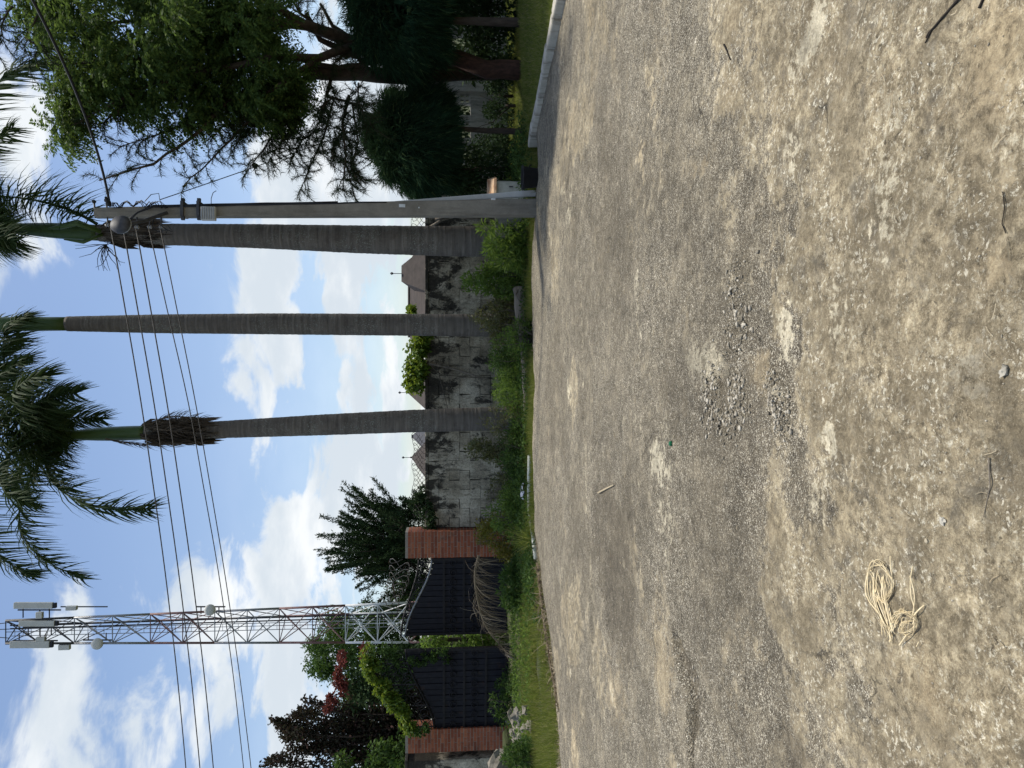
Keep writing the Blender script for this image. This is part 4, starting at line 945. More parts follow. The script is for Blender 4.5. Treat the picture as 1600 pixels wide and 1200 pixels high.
for (x_, y_, n_, sx, sy, sY) in ((60, 30, 9, 50, 35, .5), (150, 60, 16, 60, 50, .6), (260, 70, 22, 70, 55, .7), (370, 80, 22, 60, 55, .7), (425, 75, 10, 28, 50, .6), (200, 150, 11, 40, 28, .4), (300, 160, 12, 50, 25, .4), (395, 165, 12, 45, 25, .4),
                                (110, 150, 8, 22, 25, .3), (105, 195, 5, 10, 10, .2), (330, 10, 18, 110, 40, .9), (150, -20, 16, 120, 40, .9), (300, -120, 30, 140, 60, 1.2), (60, -60, 12, 60, 40, .8), (455, 130, 4, 14, 20, .3), (450, 165, 4, 14, 14, .3)):
    for _ in range(n_):
        Yc = 12.4 + (x_-200)/260*0.4 + random.gauss(0, sY); p = aT(x_+random.gauss(0, sx*.55), y_+random.gauss(0, sy*.55), Yc); NC.append((p.x, p.y, p.z, random.uniform(.16, .38)))
NC = np.array(NC); K = 44
cen = np.repeat(NC, K, 0); d = rdir(len(cen)); Pb = cen[:, :3] + d*(rng.random((len(cen), 1))**.5)*cen[:, 3:4]*[1.15, 1.15, .9]
Rd = d.copy(); Rd[:, 2] = Rd[:, 2]*.6-.35; Rd = unit(Rd + rng.normal(size=Rd.shape)*.35); Ls = .20+.15*rng.random(len(Pb))
VV, FF, off = [], [], 0
upw = unit(np.cross(np.cross(Rd, [0, 0, 1.0]), Rd)); sid = unit(np.cross(Rd, upw))
for j in range(7):
    f = (j+.8)/7.5; bp = Pb + Rd*(Ls*f)[:, None]; bp[:, 2] -= .25*(f**2)*Ls
    for sg in (-1, 1):
        dd = sid*sg + Rd*.55 - upw*.35 + rng.normal(size=Rd.shape)*.15
        v_, f_ = leaf_geo(bp, dd, .090*(1-.35*f)*(.8+.4*rng.random(len(bp))), .031, .1); VV.append(v_); FF.append(f_+off); off += len(v_)
crown = link('crown', np_mesh('crown', np.vstack(VV)-np.array(nb), np.vstack(FF), M_neem), neem)

# 2  needle-leaved tree whose drooping sprays hang left of it
random.seed(43); cb2 = Vector((aT(800, 118, 15.4).x+.1, 15.4, .08))
cas = tree('casuarina_tree', 'dark tree with drooping needle sprays reaching towards the utility pole', 'tree', cb2)
limb(cas, cb2, [cb2-Vector((0, 0, .2)), aT(720, 112, 15.2), aT(640, 118, 14.6), aT(560, 116, 14), aT(480, 112, 13.4)], [.19, .115], M_bark, 10, 'trunk')
NV, NF, noff = [], [], 0
def spray(pts, r_, ntw, tl, nl, width=1.0, density=62):
    """needle twigs along a branch"""
    global noff
    limb(cas, cb2, pts, [r_, r_*.22], M_bark, 5, 'branch')
    P_ = [Vector(p) for p in pts]; seg = [(P_[i+1]-P_[i]).length for i in range(len(P_)-1)]; tot = sum(seg)
    for i in range(ntw):
        s2 = tot*(.12+.88*(i+random.random())/ntw); a = 0
        while a < len(seg)-1 and s2 > seg[a]: s2 -= seg[a]; a += 1
        p = P_[a].lerp(P_[a+1], min(1, s2/seg[a])); tg = (P_[a+1]-P_[a]).normalized()
        d = (tg*.8+Vector((random.gauss(0, .7), random.gauss(0, .7), random.gauss(0, .6)))*width).normalized(); q = [p]
        for k in range(4): q.append(q[-1]+d*tl/4*random.uniform(.7, 1.2)); d = (d+Vector((random.gauss(0, .2), random.gauss(0, .2), -.16))).normalized()
        TW.tube([x_-cb2 for x_ in q], [.0075, .003], 4)
        bp = []; dd = []
        for k in range(density):
            f = random.random()*3.999; b = int(f); w = q[b].lerp(q[b+1], f-b); bp.append(tuple(w-cb2)); e = (q[b+1]-q[b]).normalized(); dd.append(tuple(e*.7+Vector((random.gauss(0, .6), random.gauss(0, .6), random.gauss(0, .6)-.1))))
        v_, f_ = needle_geo(np.array(bp), np.array(dd), nl*(.5+.7*rng.random(len(bp))), .0085, .12); NV.append(v_); NF.append(f_+noff); noff += len(v_)
TW = MB()
spray([aT(480, 112, 13.4), aT(420, 130, 12.9), aT(350, 165, 12.4), aT(300, 215, 12.2), aT(240, 255, 12.0), aT(155, 282, 11.9)], .05, 34, .42, .15)
spray([aT(400, 140, 12.8), aT(330, 180, 12.6), aT(260, 205, 12.3), aT(185, 230, 12.2)], .03, 40, .38, .14)
spray([aT(450, 150, 13), aT(380, 195, 12.6), aT(330, 250, 12.4), aT(285, 292, 12.2)], .03, 30, .36, .14)
spray([aT(480, 140, 13.2), aT(440, 190, 12.8), aT(410, 235, 12.6), aT(385, 270, 12.5)], .03, 34, .34, .14)
spray([aT(545, 150, 13.6), aT(535, 190, 13.1), aT(540, 240, 12.8), aT(535, 300, 12.6)], .035, 46, .40, .15, 1.1)
spray([aT(520, 160, 13.5), aT(505, 215, 13.1), aT(480, 270, 12.8), aT(470, 298, 12.7)], .022, 34, .34, .14)
spray([aT(550, 160, 13.6), aT(560, 220, 13.2), aT(545, 275, 12.9), aT(555, 308, 12.8)], .020, 26, .32, .13)
spray([aT(470, 112, 13.4), aT(450, 150, 13.2), aT(420, 165, 13.0), aT(350, 150, 12.7)], .04, 46, .42, .15, 1.2)
spray([aT(580, 118, 14), aT(560, 90, 13.8), aT(520, 60, 13.6), aT(470, 20, 13.2), aT(440, -20, 13)], .06, 40, .40, .15, 1.2)
spray([aT(600, 118, 14), aT(575, 95, 13.9), aT(540, 85, 13.7), aT(520, 100, 13.5)], .045, 26, .36, .14, 1.2)
spray([aT(520, 112, 13.8), aT(510, 150, 13.4), aT(560, 165, 13.3), aT(585, 200, 13.3)], .04, 34, .38, .14, 1.2)
spray([aT(60, 20, 11.5), aT(40, 60, 11.5), aT(70, 75, 11.4), aT(40, 95, 11.4)], .016, 18, .4, .15)
spray([aT(20, 10, 11.5), aT(0, 40, 11.4), aT(5, 60, 11.4), aT(-10, 80, 11.4)], .016, 12, .35, .15)
spray([aT(380, 130, 12.6), aT(300, 120, 12.3), aT(200, 160, 12.2), aT(150, 200, 12.1)], .03, 34, .42, .15, 1.1)
for (x0, y0, x1, y1, n_) in ((400, 150, 330, 215, 40), (430, 160, 370, 225, 40), (470, 150, 430, 215, 40), (520, 150, 500, 190, 30), (560, 130, 570, 185, 30), (360, 150, 290, 190, 36), (540, 200, 520, 250, 30), (550, 230, 560, 285, 26), (500, 200, 455, 250, 30), (480, 180, 420, 250, 30)):
    spray([aT(x0, y0, 13.2), aT((x0+x1)/2-6, (y0+y1)/2+random.uniform(-6, 6), 12.9), aT(x1, y1, 12.7)], .018, n_, .34, .14, 1.2)
TW.build('twigs', M_bark, cas)['kind'] = 'stuff'
link('crown', np_mesh('crown', np.vstack(NV), np.vstack(NF), M_needle), cas)

# 3  dense dark dome-shaped weeping trees
def dome(name, label, c, rad, base, stems, n_, seed, nl=.15):
    random.seed(seed); root = tree(name, label, 'tree', base, 'dark clipped trees on the lawn'); base = Vector(base)
    for st_ in stems: limb(root, base, st_[0], [st_[1], st_[1]*.6], M_bark, 8, 'trunk')
    cd_ = rdir(210); d = unit(cd_[rng.integers(0, 210, n_)]+rng.normal(size=(n_, 3))*.10); d = d[d[:, 2] > -.8]; k = .66+.36*rng.random(len(d))**.6
    lump = 1+.10*np.sin(d[:, 0]*5+1.3)*np.cos(d[:, 1]*4+d[:, 2]*6)+.07*np.sin(d[:, 0]*17+d[:, 2]*13)*np.cos(d[:, 1]*15)+.05*rng.normal(size=len(d))
    P = np.array(c)+d*np.array(rad)*(k*lump)[:, None]
    D = d*.9+[0, 0, -.35]+rng.normal(size=d.shape)*.35
    v_, f_ = needle_geo(P-np.array(base), D, nl*(.5+rng.random(len(P))), .016, .25)
    link('crown', np_mesh('crown', v_, f_, M_dome), root)
    # inner twig mass that closes the crown
    d2 = rdir(5200); P2_ = np.array(c)+d2*np.array(rad)*(.35+.42*rng.random((len(d2), 1))); P2_ = P2_[P2_[:, 2] > c[2]-rad[2]*.8]
    v_, f_ = leaf_geo(P2_-np.array(base), rdir(len(P2_)), .30, .10, .3); link('inner_foliage', np_mesh('inner_foliage', v_, f_, M_dome), root)
    return root
c1 = aT(652, 220, 14.4); bs1 = Vector((aT(800, 205, 14.4).x, 14.4, lawn_z(aT(800, 205, 14.4).x, 14.4)-.03))
dome('weeping_tree', 'dark green dome-shaped tree on a thin trunk before the pierced wall', c1, (.98, .9, .93), bs1, [([bs1-Vector((0, 0, .1)), aT(760, 204, 14.4), aT(690, 202, 14.4)], .07)], 62000, 51)
c2 = aT(632, 4, 13.4); bs2 = Vector((aT(815, 35, 13.4).x, 13.4, lawn_z(aT(815, 35, 13.4).x, 13.4)-.03))
dome('weeping_tree', 'broad dark weeping tree at the right edge above the lawn', c2, (1.28, 1.1, 1.0), bs2, [([bs2-Vector((0, 0, .1)), aT(740, 34, 13.4), aT(650, 32, 13.4)], .09)], 72000, 52)
c3 = aT(640, -90, 14.2); bs3 = Vector((c3.x, 14.2, .1))
dome('weeping_tree', 'dark bushy tree standing partly outside the right edge', c3, (1.5, 1.2, 1.5), bs3, [([bs3, c3], .1)], 30000, 53)

# 4  trees beyond the wall and gate
def plume_tree(name, label, base, plumes, nleaf, ll, lw, mat, trunk_to, tr, up=1.3, group=None, seed=1):
    random.seed(seed); base = Vector(base); root = tree(name, label, 'tree', base, group)
    limb(root, base, [base, (base+Vector(trunk_to))/2, trunk_to], [tr, tr*.5], M_bark, 8, 'trunk')
    VV, FF, off = [], [], 0
    for k, (p, q, r_) in enumerate(plumes):
        p, q = Vector(p), Vector(q)
        if k % 3 == 0: limb(root, base, [Vector(trunk_to).lerp(base, .35), Vector(trunk_to).lerp(p, .6), p, q], [.05, .012], M_bark, 5)
        f = rng.random(nleaf); P = np.array(p)+(np.array(q)-np.array(p))*f[:, None]; rr = r_*(1-.75*f)[:, None]; P = P+rng.normal(size=P.shape)*rr*.5
        D = np.array((q-p).normalized())*up+rng.normal(size=P.shape)*.6
        v_, f_ = leaf_geo(P-np.array(base), D, ll*(.6+.8*rng.random(nleaf)), lw, .1); VV.append(v_); FF.append(f_+off); off += len(v_)
    link('crown', np_mesh('crown', np.vstack(VV), np.vstack(FF), mat), root); return root
random.seed(61); Y_ = 42.0; pls = []; sc_ = Y_/23.0
for _ in range(95):
    f = random.random(); y0 = random.gauss(848, 26); x0 = random.uniform(560, 670); p = aT(x0, y0+random.gauss(0, 6), Y_+random.gauss(0, .7)); ang = (y0-850)/60
    q = p+Vector((-ang*.75+random.gauss(0, .12), random.gauss(0, .2), random.uniform(.8, 1.45)-abs(ang)*.35))*sc_; pls.append((p, q, random.uniform(.11, .22)*sc_))
for (x0, y0, x1, y1) in ((630, 820, 555, 775), (640, 815, 562, 790), (610, 810, 540, 772), (650, 800, 628, 785), (655, 805, 640, 778), (600, 850, 530, 830), (590, 870, 512, 860), (600, 880, 520, 885), (620, 880, 548, 895), (640, 820, 590, 768), (620, 815, 575, 770), (630, 840, 545, 800), (640, 870, 520, 850), (650, 890, 560, 900), (650, 880, 585, 905)):
    for _ in range(2): pls.append((aT(x0, y0+random.gauss(0, 6), Y_+random.gauss(0, .4)), aT(x1+random.gauss(0, 8), y1+random.gauss(0, 8), Y_+random.gauss(0, .4)), .20*sc_))
for _ in range(70):
    p = aT(random.uniform(610, 690), random.uniform(785, 955), Y_+random.gauss(0, .8)); pls.append((p, p+Vector((random.gauss(0, .3), random.gauss(0, .3), random.uniform(.8, 1.9))), random.uniform(.3, .5)))
bE = Vector((aT(700, 860, Y_).x, Y_, -.03))
plume_tree('evergreen_tree', 'dark evergreen with upswept plumes behind the warm red brick pillar', bE, pls, 330, .17, .05, M_ever, aT(600, 855, Y_), .26, group='trees beyond the gate', seed=2)

def leafy_tree(name, label, base, clumps, per, ll, lw, mat, limbs, trunk, tr, group=None, droop=.3, extra=None, seed=1, spread=1.0):
    random.seed(seed); base = Vector(base); root = tree(name, label, 'tree', base, group)
    limb(root, base, [base]+[Vector(p) for p in trunk], [tr, tr*.55], M_bark, 8, 'trunk')
    for l_ in limbs: limb(root, base, l_, [tr*.35, tr*.1], M_bark, 5)
    P, d = clump_points(clumps, per, spread); D = d*.8+[0, 0, -droop]+rng.normal(size=d.shape)*.5
    v_, f_ = leaf_geo(P-np.array(base), D, ll*(.6+.8*rng.random(len(P))), lw*(.7+.6*rng.random(len(P))), .15)
    link('crown', np_mesh('crown', v_, f_, mat), root)
    if extra:
        P, d = clump_points(extra[0], extra[1], 1.0); v_, f_ = leaf_geo(P-np.array(base), d+rng.normal(size=d.shape)*.5, ll*(.5+.6*rng.random(len(P))), lw, .1); link(extra[3], np_mesh(extra[3], v_, f_, extra[2]), root)
    return root
def pxc(lst, Y, sY, scale=1.0):
    out = []
    for (x_, y_, n_, sx, sy, r0) in lst:
        for _ in range(n_):
            p = aT(x_+random.uniform(-sx, sx), y_+random.uniform(-sy, sy), Y+random.gauss(0, sY)); out.append((p.x, p.y, p.z, r0*random.uniform(.7, 1.3)*scale))
    return out
random.seed(62)
leafy_tree('broadleaf_tree', 'dense green tree between the mast foot and the creeper-topped gate', Vector((aT(700, 1010, 43.0).x, 43.0, -.03)), pxc([(560, 1010, 26, 60, 45, .34), (500, 1025, 12, 14, 24, .24), (610, 990, 22, 45, 45, .34), (590, 1060, 22, 55, 40, .34), (535, 985, 5, 20, 15, .24), (640, 1080, 16, 30, 60, .34), (680, 1000, 22, 50, 80, .34), (600, 1110, 26, 60, 60, .34), (560, 1085, 12, 25, 25, .3), (640, 1180, 20, 60, 30, .34), (650, 930, 16, 30, 30, .3)], 43.0, 1.2, 2.0), 200, .21, .085, M_green,
           [[aT(620, 1010, 43.0), aT(560, 1030, 43.0), aT(510, 1030, 43.0)], [aT(620, 1010, 43.0), aT(570, 990, 43.0), aT(540, 985, 43.0)]], [aT(620, 1010, 43.0)], .28, 'trees beyond the gate', .45, None, 3)
random.seed(64); pls = []; Yc_ = 20.5
for (x0, y0, x1, y1, n_, r_) in ((560, 1150, 430, 1128, 5, .18), (520, 1155, 412, 1190, 4, .17), (500, 1120, 450, 1108, 4, .16), (560, 1120, 486, 1098, 5, .18), (540, 1160, 440, 1152, 5, .2), (560, 1170, 470, 1172, 6, .22), (600, 1140, 500, 1135, 8, .28), (620, 1170, 520, 1175, 8, .3),
                                 (640, 1120, 540, 1110, 8, .3), (640, 1150, 560, 1145, 8, .32), (650, 1180, 560, 1190, 8, .32), (680, 1130, 600, 1120, 8, .34), (680, 1170, 600, 1165, 8, .34), (560, 1190, 420, 1196, 4, .17), (620, 1090, 545, 1085, 6, .26), (690, 1100, 620, 1085, 8, .32), (480, 1150, 428, 1118, 3, .12), (470, 1150, 436, 1140, 3, .12)):
    for _ in range(n_): pls.append((aT(x0+random.gauss(0, 8), y0+random.gauss(0, 9), Yc_+random.gauss(0, .35)), aT(x1+random.gauss(0, 7), y1+random.gauss(0, 5), Yc_+random.gauss(0, .3)), r_*1.5))
plume_tree('copper_tree', 'dusky red-leaved tree rising above the dull brick pillar', Vector((aT(700, 1140, Yc_).x, Yc_, -.03)), pls, 230, .085, .06, M_red, aT(610, 1145, Yc_), .14, up=.25, group='trees beyond the gate', seed=4)
leafy_tree('bract_shrub', 'climbing shrub with crimson bracts among the dark trees over the gate', Vector((aT(705, 1070, 20.0).x, 20.0, -.03)), pxc([(590, 1075, 14, 40, 30, .28), (620, 1050, 10, 30, 30, .28)], 20.0, .3), 130, .12, .06, M_ever, [[aT(640, 1070, 20), aT(560, 1065, 19.9), aT(515, 1085, 19.8)]], [aT(640, 1070, 20)], .07, None, .2,
           (pxc([(532, 1070, 9, 9, 22, .09), (517, 1098, 6, 6, 10, .08), (532, 1035, 5, 6, 14, .08), (562, 1018, 3, 9, 8, .08)], 19.7, .15), 45, M_bloom, 'bracts'), 5)
leafy_tree('background_tree', 'olive green foliage filling the view at the far left behind the plastered pier', Vector((aT(705, 1215, 19.5).x, 19.5, -.03)), pxc([(640, 1205, 26, 60, 45, .34), (720, 1200, 22, 50, 40, .34), (570, 1210, 12, 40, 30, .3)], 19.5, .5), 150, .12, .06, M_green, [], [aT(600, 1210, 19.5)], .12, None, .3, None, 6)
leafy_tree('background_tree', 'pale green foliage seen through the gap between the two gate leaves', Vector((aT(712, 1000, 19.2).x, 19.2, -.03)), pxc([(720, 1000, 20, 50, 30, .3), (760, 1000, 12, 30, 30, .3)], 19.2, .4), 150, .11, .05, M_shrub, [], [aT(660, 1000, 19.2)], .08, None, .3, None, 7)
# dark understorey behind the right-hand trees; hedge and scrub added to darken the gaps
leafy_tree('background_bush', 'dark bush in the shade behind the cream cabinet', Vector((aT(800, 262, 15.6).x, 15.6, -.03)), pxc([(740, 268, 26, 55, 32, .26), (690, 280, 10, 30, 20, .2)], 15.4, .4), 150, .10, .045, M_ever, [], [aT(720, 265, 15.6)], .05, None, .3, None, 8)
leafy_tree('background_bush', 'dark leafy undergrowth below the broad weeping tree at the right edge', Vector((aT(800, 40, 15.4).x, 15.4, .1)), pxc([(765, 50, 30, 45, 60, .30), (700, 5, 8, 20, 30, .26), (770, -60, 20, 40, 50, .3)], 15.4, .4), 150, .10, .05, M_ever, [], [aT(740, 40, 15.4)], .05, None, .3, None, 9)
leafy_tree('background_bush', 'dark hedge plants added behind the pierced garden wall to dim its holes', Vector((8.5, 19.6, -.03)), [(random.uniform(4.9, 12.8), random.uniform(19.0, 20.2), random.uniform(.2, 2.4), random.uniform(.3, .5)) for _ in range(90)], 110, .13, .07, M_ever, [], [Vector((8.5, 19.6, 1.5))], .06, None, .3, None, 19)
leafy_tree('background_bush', 'dark scrub added to darken the gap between red trunk and the thin-trunked dome tree', Vector((aT(803, 150, 16.2).x, 16.2, .0)), pxc([(785, 150, 16, 25, 55, .22), (770, 235, 14, 35, 20, .22), (760, 110, 10, 30, 14, .2)], 16.2, .3), 130, .08, .035, M_ever, [], [aT(780, 150, 16.2)], .04, None, .3, None, 18)
leafy_tree('bare_shrub', 'thin twiggy shrub before the solid panel of the pierced wall', Vector((aT(806, 165, 15.2).x, 15.2, .1)), pxc([(780, 160, 7, 25, 28, .16)], 15.2, .2), 70, .07, .03, M_ever, [[aT(800, 165, 15.2), aT(770, 190, 15.1), aT(745, 200, 15.1)], [aT(800, 165, 15.2), aT(775, 160, 15.1), aT(750, 150, 15.1)], [aT(800, 165, 15.2), aT(770, 178, 15.1), aT(748, 172, 15.1)]], [aT(790, 165, 15.2)], .04, None, .3, None, 10)

# ------------------------------------------------------------------ shrubs, creepers, weeds in front of the wall
def shrub(name, label, cat, px, Y, nc, rcl, per, ll, lw, mat, nst, seed, group='bushes along the wall', droop=.1, updir=.4, mat2=None):
    """px = (x0,x1,y0,y1) as the picture lies"""
    random.seed(seed); x0, x1, y0, y1 = px; b = aT(x1, (y0+y1)/2, Y); base = Vector((b.x, Y, -.03)); root = tag(empty(name, base), label, cat, group)
    cl = []
    while len(cl) < nc:
        a, b_ = random.uniform(-1, 1), random.random(); k = 1-abs(a)**2.2*.75
        if b_ > k: continue
        x_ = x1-(x1-x0)*b_; y_ = (y0+y1)/2+a*(y1-y0)/2; p = aT(x_, y_, Y+random.uniform(-.35, .35)); p.z = max(p.z, .06); cl.append((p.x, p.y, p.z, rcl*random.uniform(.7, 1.3)))
    P, d = clump_points(cl, per, 1.0); P[:, 2] = np.maximum(P[:, 2], .0); D = d*.7+[0, 0, updir-droop]+rng.normal(size=d.shape)*.45
    v_, f_ = leaf_geo(P-np.array(base), D, ll*(.55+.9*rng.random(len(P))), lw*(.7+.6*rng.random(len(P))), droop)
    link('foliage', np_mesh('foliage', v_, f_, mat), root)
    for k in range(nst):
        q = random.choice(cl); t2 = Vector(q[:3]); s2 = Vector((base.x+(t2.x-base.x)*.4, Y+random.uniform(-.15, .15), -.03)); limb(root, base, [s2, s2.lerp(t2, .5)+Vector((random.gauss(0, .06), random.gauss(0, .06), .05)), t2+Vector((random.gauss(0, .1), 0, .12))], [.014, .004], M_twig, 4, 'stem')
    return root
shrub('leafy_shrub', 'fresh green long-leaved shrub at the foot of the thick-trunked palm', 'shrub', (758, 832, 345, 425), 13.4, 46, .13, 60, .13, .03, M_shrub, 8, 71)
shrub('leafy_shrub', 'tall light green bush between the thick-trunked palm and the middle palm', 'shrub', (728, 826, 405, 470), 14.0, 42, .13, 70, .075, .035, M_shrub, 8, 72)
shrub('twiggy_shrub', 'olive twiggy bush at the base of the middle palm', 'shrub', (745, 818, 462, 548), 14.2, 46, .14, 60, .07, .026, M_olive, 26, 73)
shrub('leafy_shrub', 'dark green low bush behind the fallen log', 'shrub', (768, 822, 520, 600), 14.2, 46, .12, 75, .06, .022, M_green, 6, 74)
shrub('fern_bush', 'bright green feathery bush between middle and leftmost palms', 'shrub', (772, 828, 570, 650), 14.0, 46, .12, 80, .075, .016, M_shrub, 5, 75)
shrub('twiggy_shrub', 'brown drying bush just left of the leftmost palm', 'shrub', (738, 800, 678, 728), 14.6, 34, .14, 60, .07, .03, M_olive, 22, 76)
shrub('leafy_shrub', 'low dark weeds below the drying bush', 'shrub', (785, 830, 650, 770), 13.8, 46, .12, 75, .07, .022, M_green, 6, 77)
shrub('twiggy_shrub', 'thin bare-stemmed bush against the block wall near the pillar', 'shrub', (752, 815, 725, 795), 15.2, 22, .13, 45, .07, .025, M_olive, 24, 78)
shrub('leafy_shrub', 'green bush behind the white pipe', 'shrub', (785, 832, 740, 830), 13.8, 44, .12, 75, .07, .024, M_shrub, 6, 79)
shrub('yellow_shrub', 'yellow-leaved bush in front of the warm red brick pillar', 'shrub', (742, 812, 800, 878), 15.2, 40, .15, 80, .065, .035, M_yellow, 12, 80)
shrub('leafy_shrub', 'dark green leafy weeds under the hanging dry frond', 'shrub', (782, 828, 870, 960), 14.4, 40, .12, 60, .09, .04, M_green, 5, 81)
shrub('leafy_shrub', 'weeds sprouting at the bottom of the creeper-topped gate leaf', 'shrub', (770, 806, 1050, 1140), 16.3, 22, .12, 60, .08, .03, M_green, 6, 82)
shrub('leafy_shrub', 'dark weeds at the lower left corner beside the rubble', 'shrub', (790, 850, 1150, 1215), 12.6, 36, .11, 60, .06, .025, M_green, 6, 83)

shrub('leafy_shrub', 'ragged tall weeds rising between the pole and the thick-trunked palm', 'shrub', (748, 830, 338, 372), 13.6, 26, .11, 50, .11, .022, M_shrub, 14, 171)
shrub('twiggy_shrub', 'straggly half-dry weeds before the trunk of the leftmost palm', 'shrub', (752, 820, 628, 690), 14.0, 26, .12, 45, .06, .02, M_olive, 26, 172)
shrub('leafy_shrub', 'light green weeds spilling over the middle of the fallen log', 'shrub', (775, 834, 500, 560), 13.2, 26, .10, 50, .06, .02, M_shrub, 10, 173)
shrub('leafy_shrub', 'mixed green weeds between the white pipe and the yellow bush', 'shrub', (762, 834, 770, 850), 14.0, 34, .12, 55, .07, .022, M_shrub, 16, 174)
shrub('twiggy_shrub', 'dry stalky weeds around the feet of the middle palm', 'shrub', (738, 815, 470, 520), 14.6, 20, .12, 36, .05, .016, M_olive, 34, 175)
# star-shaped grass clump
random.seed(84); gb = gT(838, 848); gc = empty('grass_clump', (gb.x, gb.y+.25, 0)); tag(gc, 'spiky pale green grass tuft over the end of the white pipe', 'grass clump')
mb = MB()
for k in range(170):
    a = random.random()*6.283; e = R(random.uniform(15, 85)); d = Vector((math.cos(a)*math.cos(e), math.sin(a)*math.cos(e), math.sin(e))); p = Vector((random.gauss(0, .05), random.gauss(0, .05), 0)); L = random.uniform(.3, .62); sv = d.cross(Vector((0, 0, 1))).normalized()*.006; o = len(mb.v); q = p
    for s2 in range(4):
        w = sv*(1-s2/3.2); mb.v += [tuple(q-w), tuple(q+w)]; q = q+d*L/3; d = (d+Vector((0, 0, -.28))).normalized()
    for s2 in range(3): b = o+2*s2; mb.f.append((b, b+1, b+3, b+2))
mb.build('blades', M_grass, gc)['kind'] = 'stuff'

def vine(name, label, cl, per, ll, lw, mat, seed, stems=()):
    base = Vector(cl[0][:3]); root = tag(empty(name, base), label, 'creeper'); P, d = clump_points(cl, per, 1.0); D = d*.6+[0, -.3, -.3]+rng.normal(size=d.shape)*.5
    v_, f_ = leaf_geo(P-np.array(base), D, ll*(.6+.8*rng.random(len(P))), lw, .15); link('foliage', np_mesh('foliage', v_, f_, mat), root)
    for s2 in stems: limb(root, base, s2, [.018, .007], M_twig, 5, 'stem')
    return root
random.seed(91)
vine('creeper', 'bright green creeper heaped on top of the block wall between two palms', pxc([(652, 560, 20, 12, 26, .12), (646, 585, 18, 12, 12, .12), (645, 600, 10, 8, 8, .10), (658, 535, 14, 8, 12, .10), (640, 487, 4, 4, 4, .08)], 17.35, .12), 70, .09, .07, M_vine, 1, [[aT(660, 560, 17.3), aT(690, 585, 17.25), aT(770, 592, 17.2)], [aT(665, 575, 17.3), aT(680, 560, 17.25), aT(700, 640, 17.2)]])
vine('creeper', 'yellow-green creeper over the arch of the left gate leaf', pxc([(575, 1025, 12, 7, 14, .10), (580, 1050, 12, 8, 12, .11), (595, 1075, 14, 9, 14, .11), (612, 1095, 13, 10, 12, .10), (628, 1120, 12, 8, 14, .09), (640, 1135, 6, 6, 8, .08)], 16.85, .10), 75, .07, .05, M_vine, 2)
vine('creeper', 'sparse green creeper climbing the closed edge of the left gate leaf', pxc([(600, 1022, 8, 18, 10, .10), (640, 1030, 10, 40, 12, .09), (680, 1025, 8, 20, 10, .08), (655, 1140, 8, 12, 8, .08)], 16.75, .08), 45, .06, .045, M_green, 3)
vine('creeper', 'grey-green creeper tufts on the wall top beside the brick pillar', pxc([(655, 770, 7, 8, 10, .10), (660, 790, 10, 12, 12, .11), (668, 812, 10, 12, 12, .11), (642, 780, 4, 6, 8, .09)], 17.5, .15), 60, .075, .04, M_ever, 4)

# ------------------------------------------------------------------ razor wire coils
def coil(name, label, A, B, r_, turns, th=.006):
    A, B = Vector(A), Vector(B); pts = []; n = turns*14; ax = (B-A).normalized(); u_ = ax.cross(Vector((0, 0, 1))).normalized(); w_ = u_.cross(ax)
    for i in range(n+1):
        a = 2*math.pi*i/14; rr = r_*(1+.18*math.sin(i*.37)); pts.append(A.lerp(B, i/n)-A+u_*math.cos(a)*rr+w_*math.sin(a)*rr+ax*.12*math.sin(a*2))
    o = MB().tube(pts, th, 4).build(name, M_alwire, None, True, loc=A); return tag(o, label, 'razor wire', 'coils on the boundary')
zt = WH+.07
coil('razor_wire', 'loose razor wire coil on the wall left of the leftmost palm', (at(520, 650, 17.45).x, 17.45, zt+.13), (at(392, 650, 17.45).x, 17.45, zt+.13), .16, 16)
coil('razor_wire', 'tangled razor wire coil above the closed gate leaf', (at(322, 650, 17.3).x, 17.35, 2.55), (at(250, 640, 17.3).x, 17.35, 2.85), .24, 7, .009)
coil('razor_wire', 'razor wire coil on the wall behind the thick-trunked palm', (at(905, 650, 17.45).x, 17.45, zt+.15), (at(835, 650, 17.45).x, 17.45, zt+.13), .17, 7)
# fallen twisted branch stems between the palm and the pole
fb = at(852, 800, 16.3); fbo = tag(empty('dead_branch', (fb.x, fb.y, 0)), 'bare pale branch curving up between thick-trunked palm and pole', 'branch'); base = Vector((fb.x, fb.y, 0))
for pts in ([at(856, 790, 16.2), at(858, 740, 16.2), at(862, 710, 16.2), at(856, 690, 16.2), at(846, 672, 16.2)], [at(860, 740, 16.2), at(866, 715, 16.2), at(858, 680, 16.2)]): MB().tube([p-base for p in pts], [.04, .022], 6).build('stem', M_deadwood, fbo, True)
ws = empty('dead_creeper', (at(610, 760, 17.2).x, 17.2, 0)); tag(ws, 'dead grey creeper stem slanting down the wall beside the leftmost palm', 'creeper stem'); base = ws.location.copy()
MB().tube([Vector(p)-base for p in (aT(668, 568, 17.25), aT(690, 572, 17.2), aT(715, 578, 17.2), aT(745, 588, 17.2), aT(765, 593, 17.15))], [.03, .018], 6).build('stem', M_deadwood, ws, True)

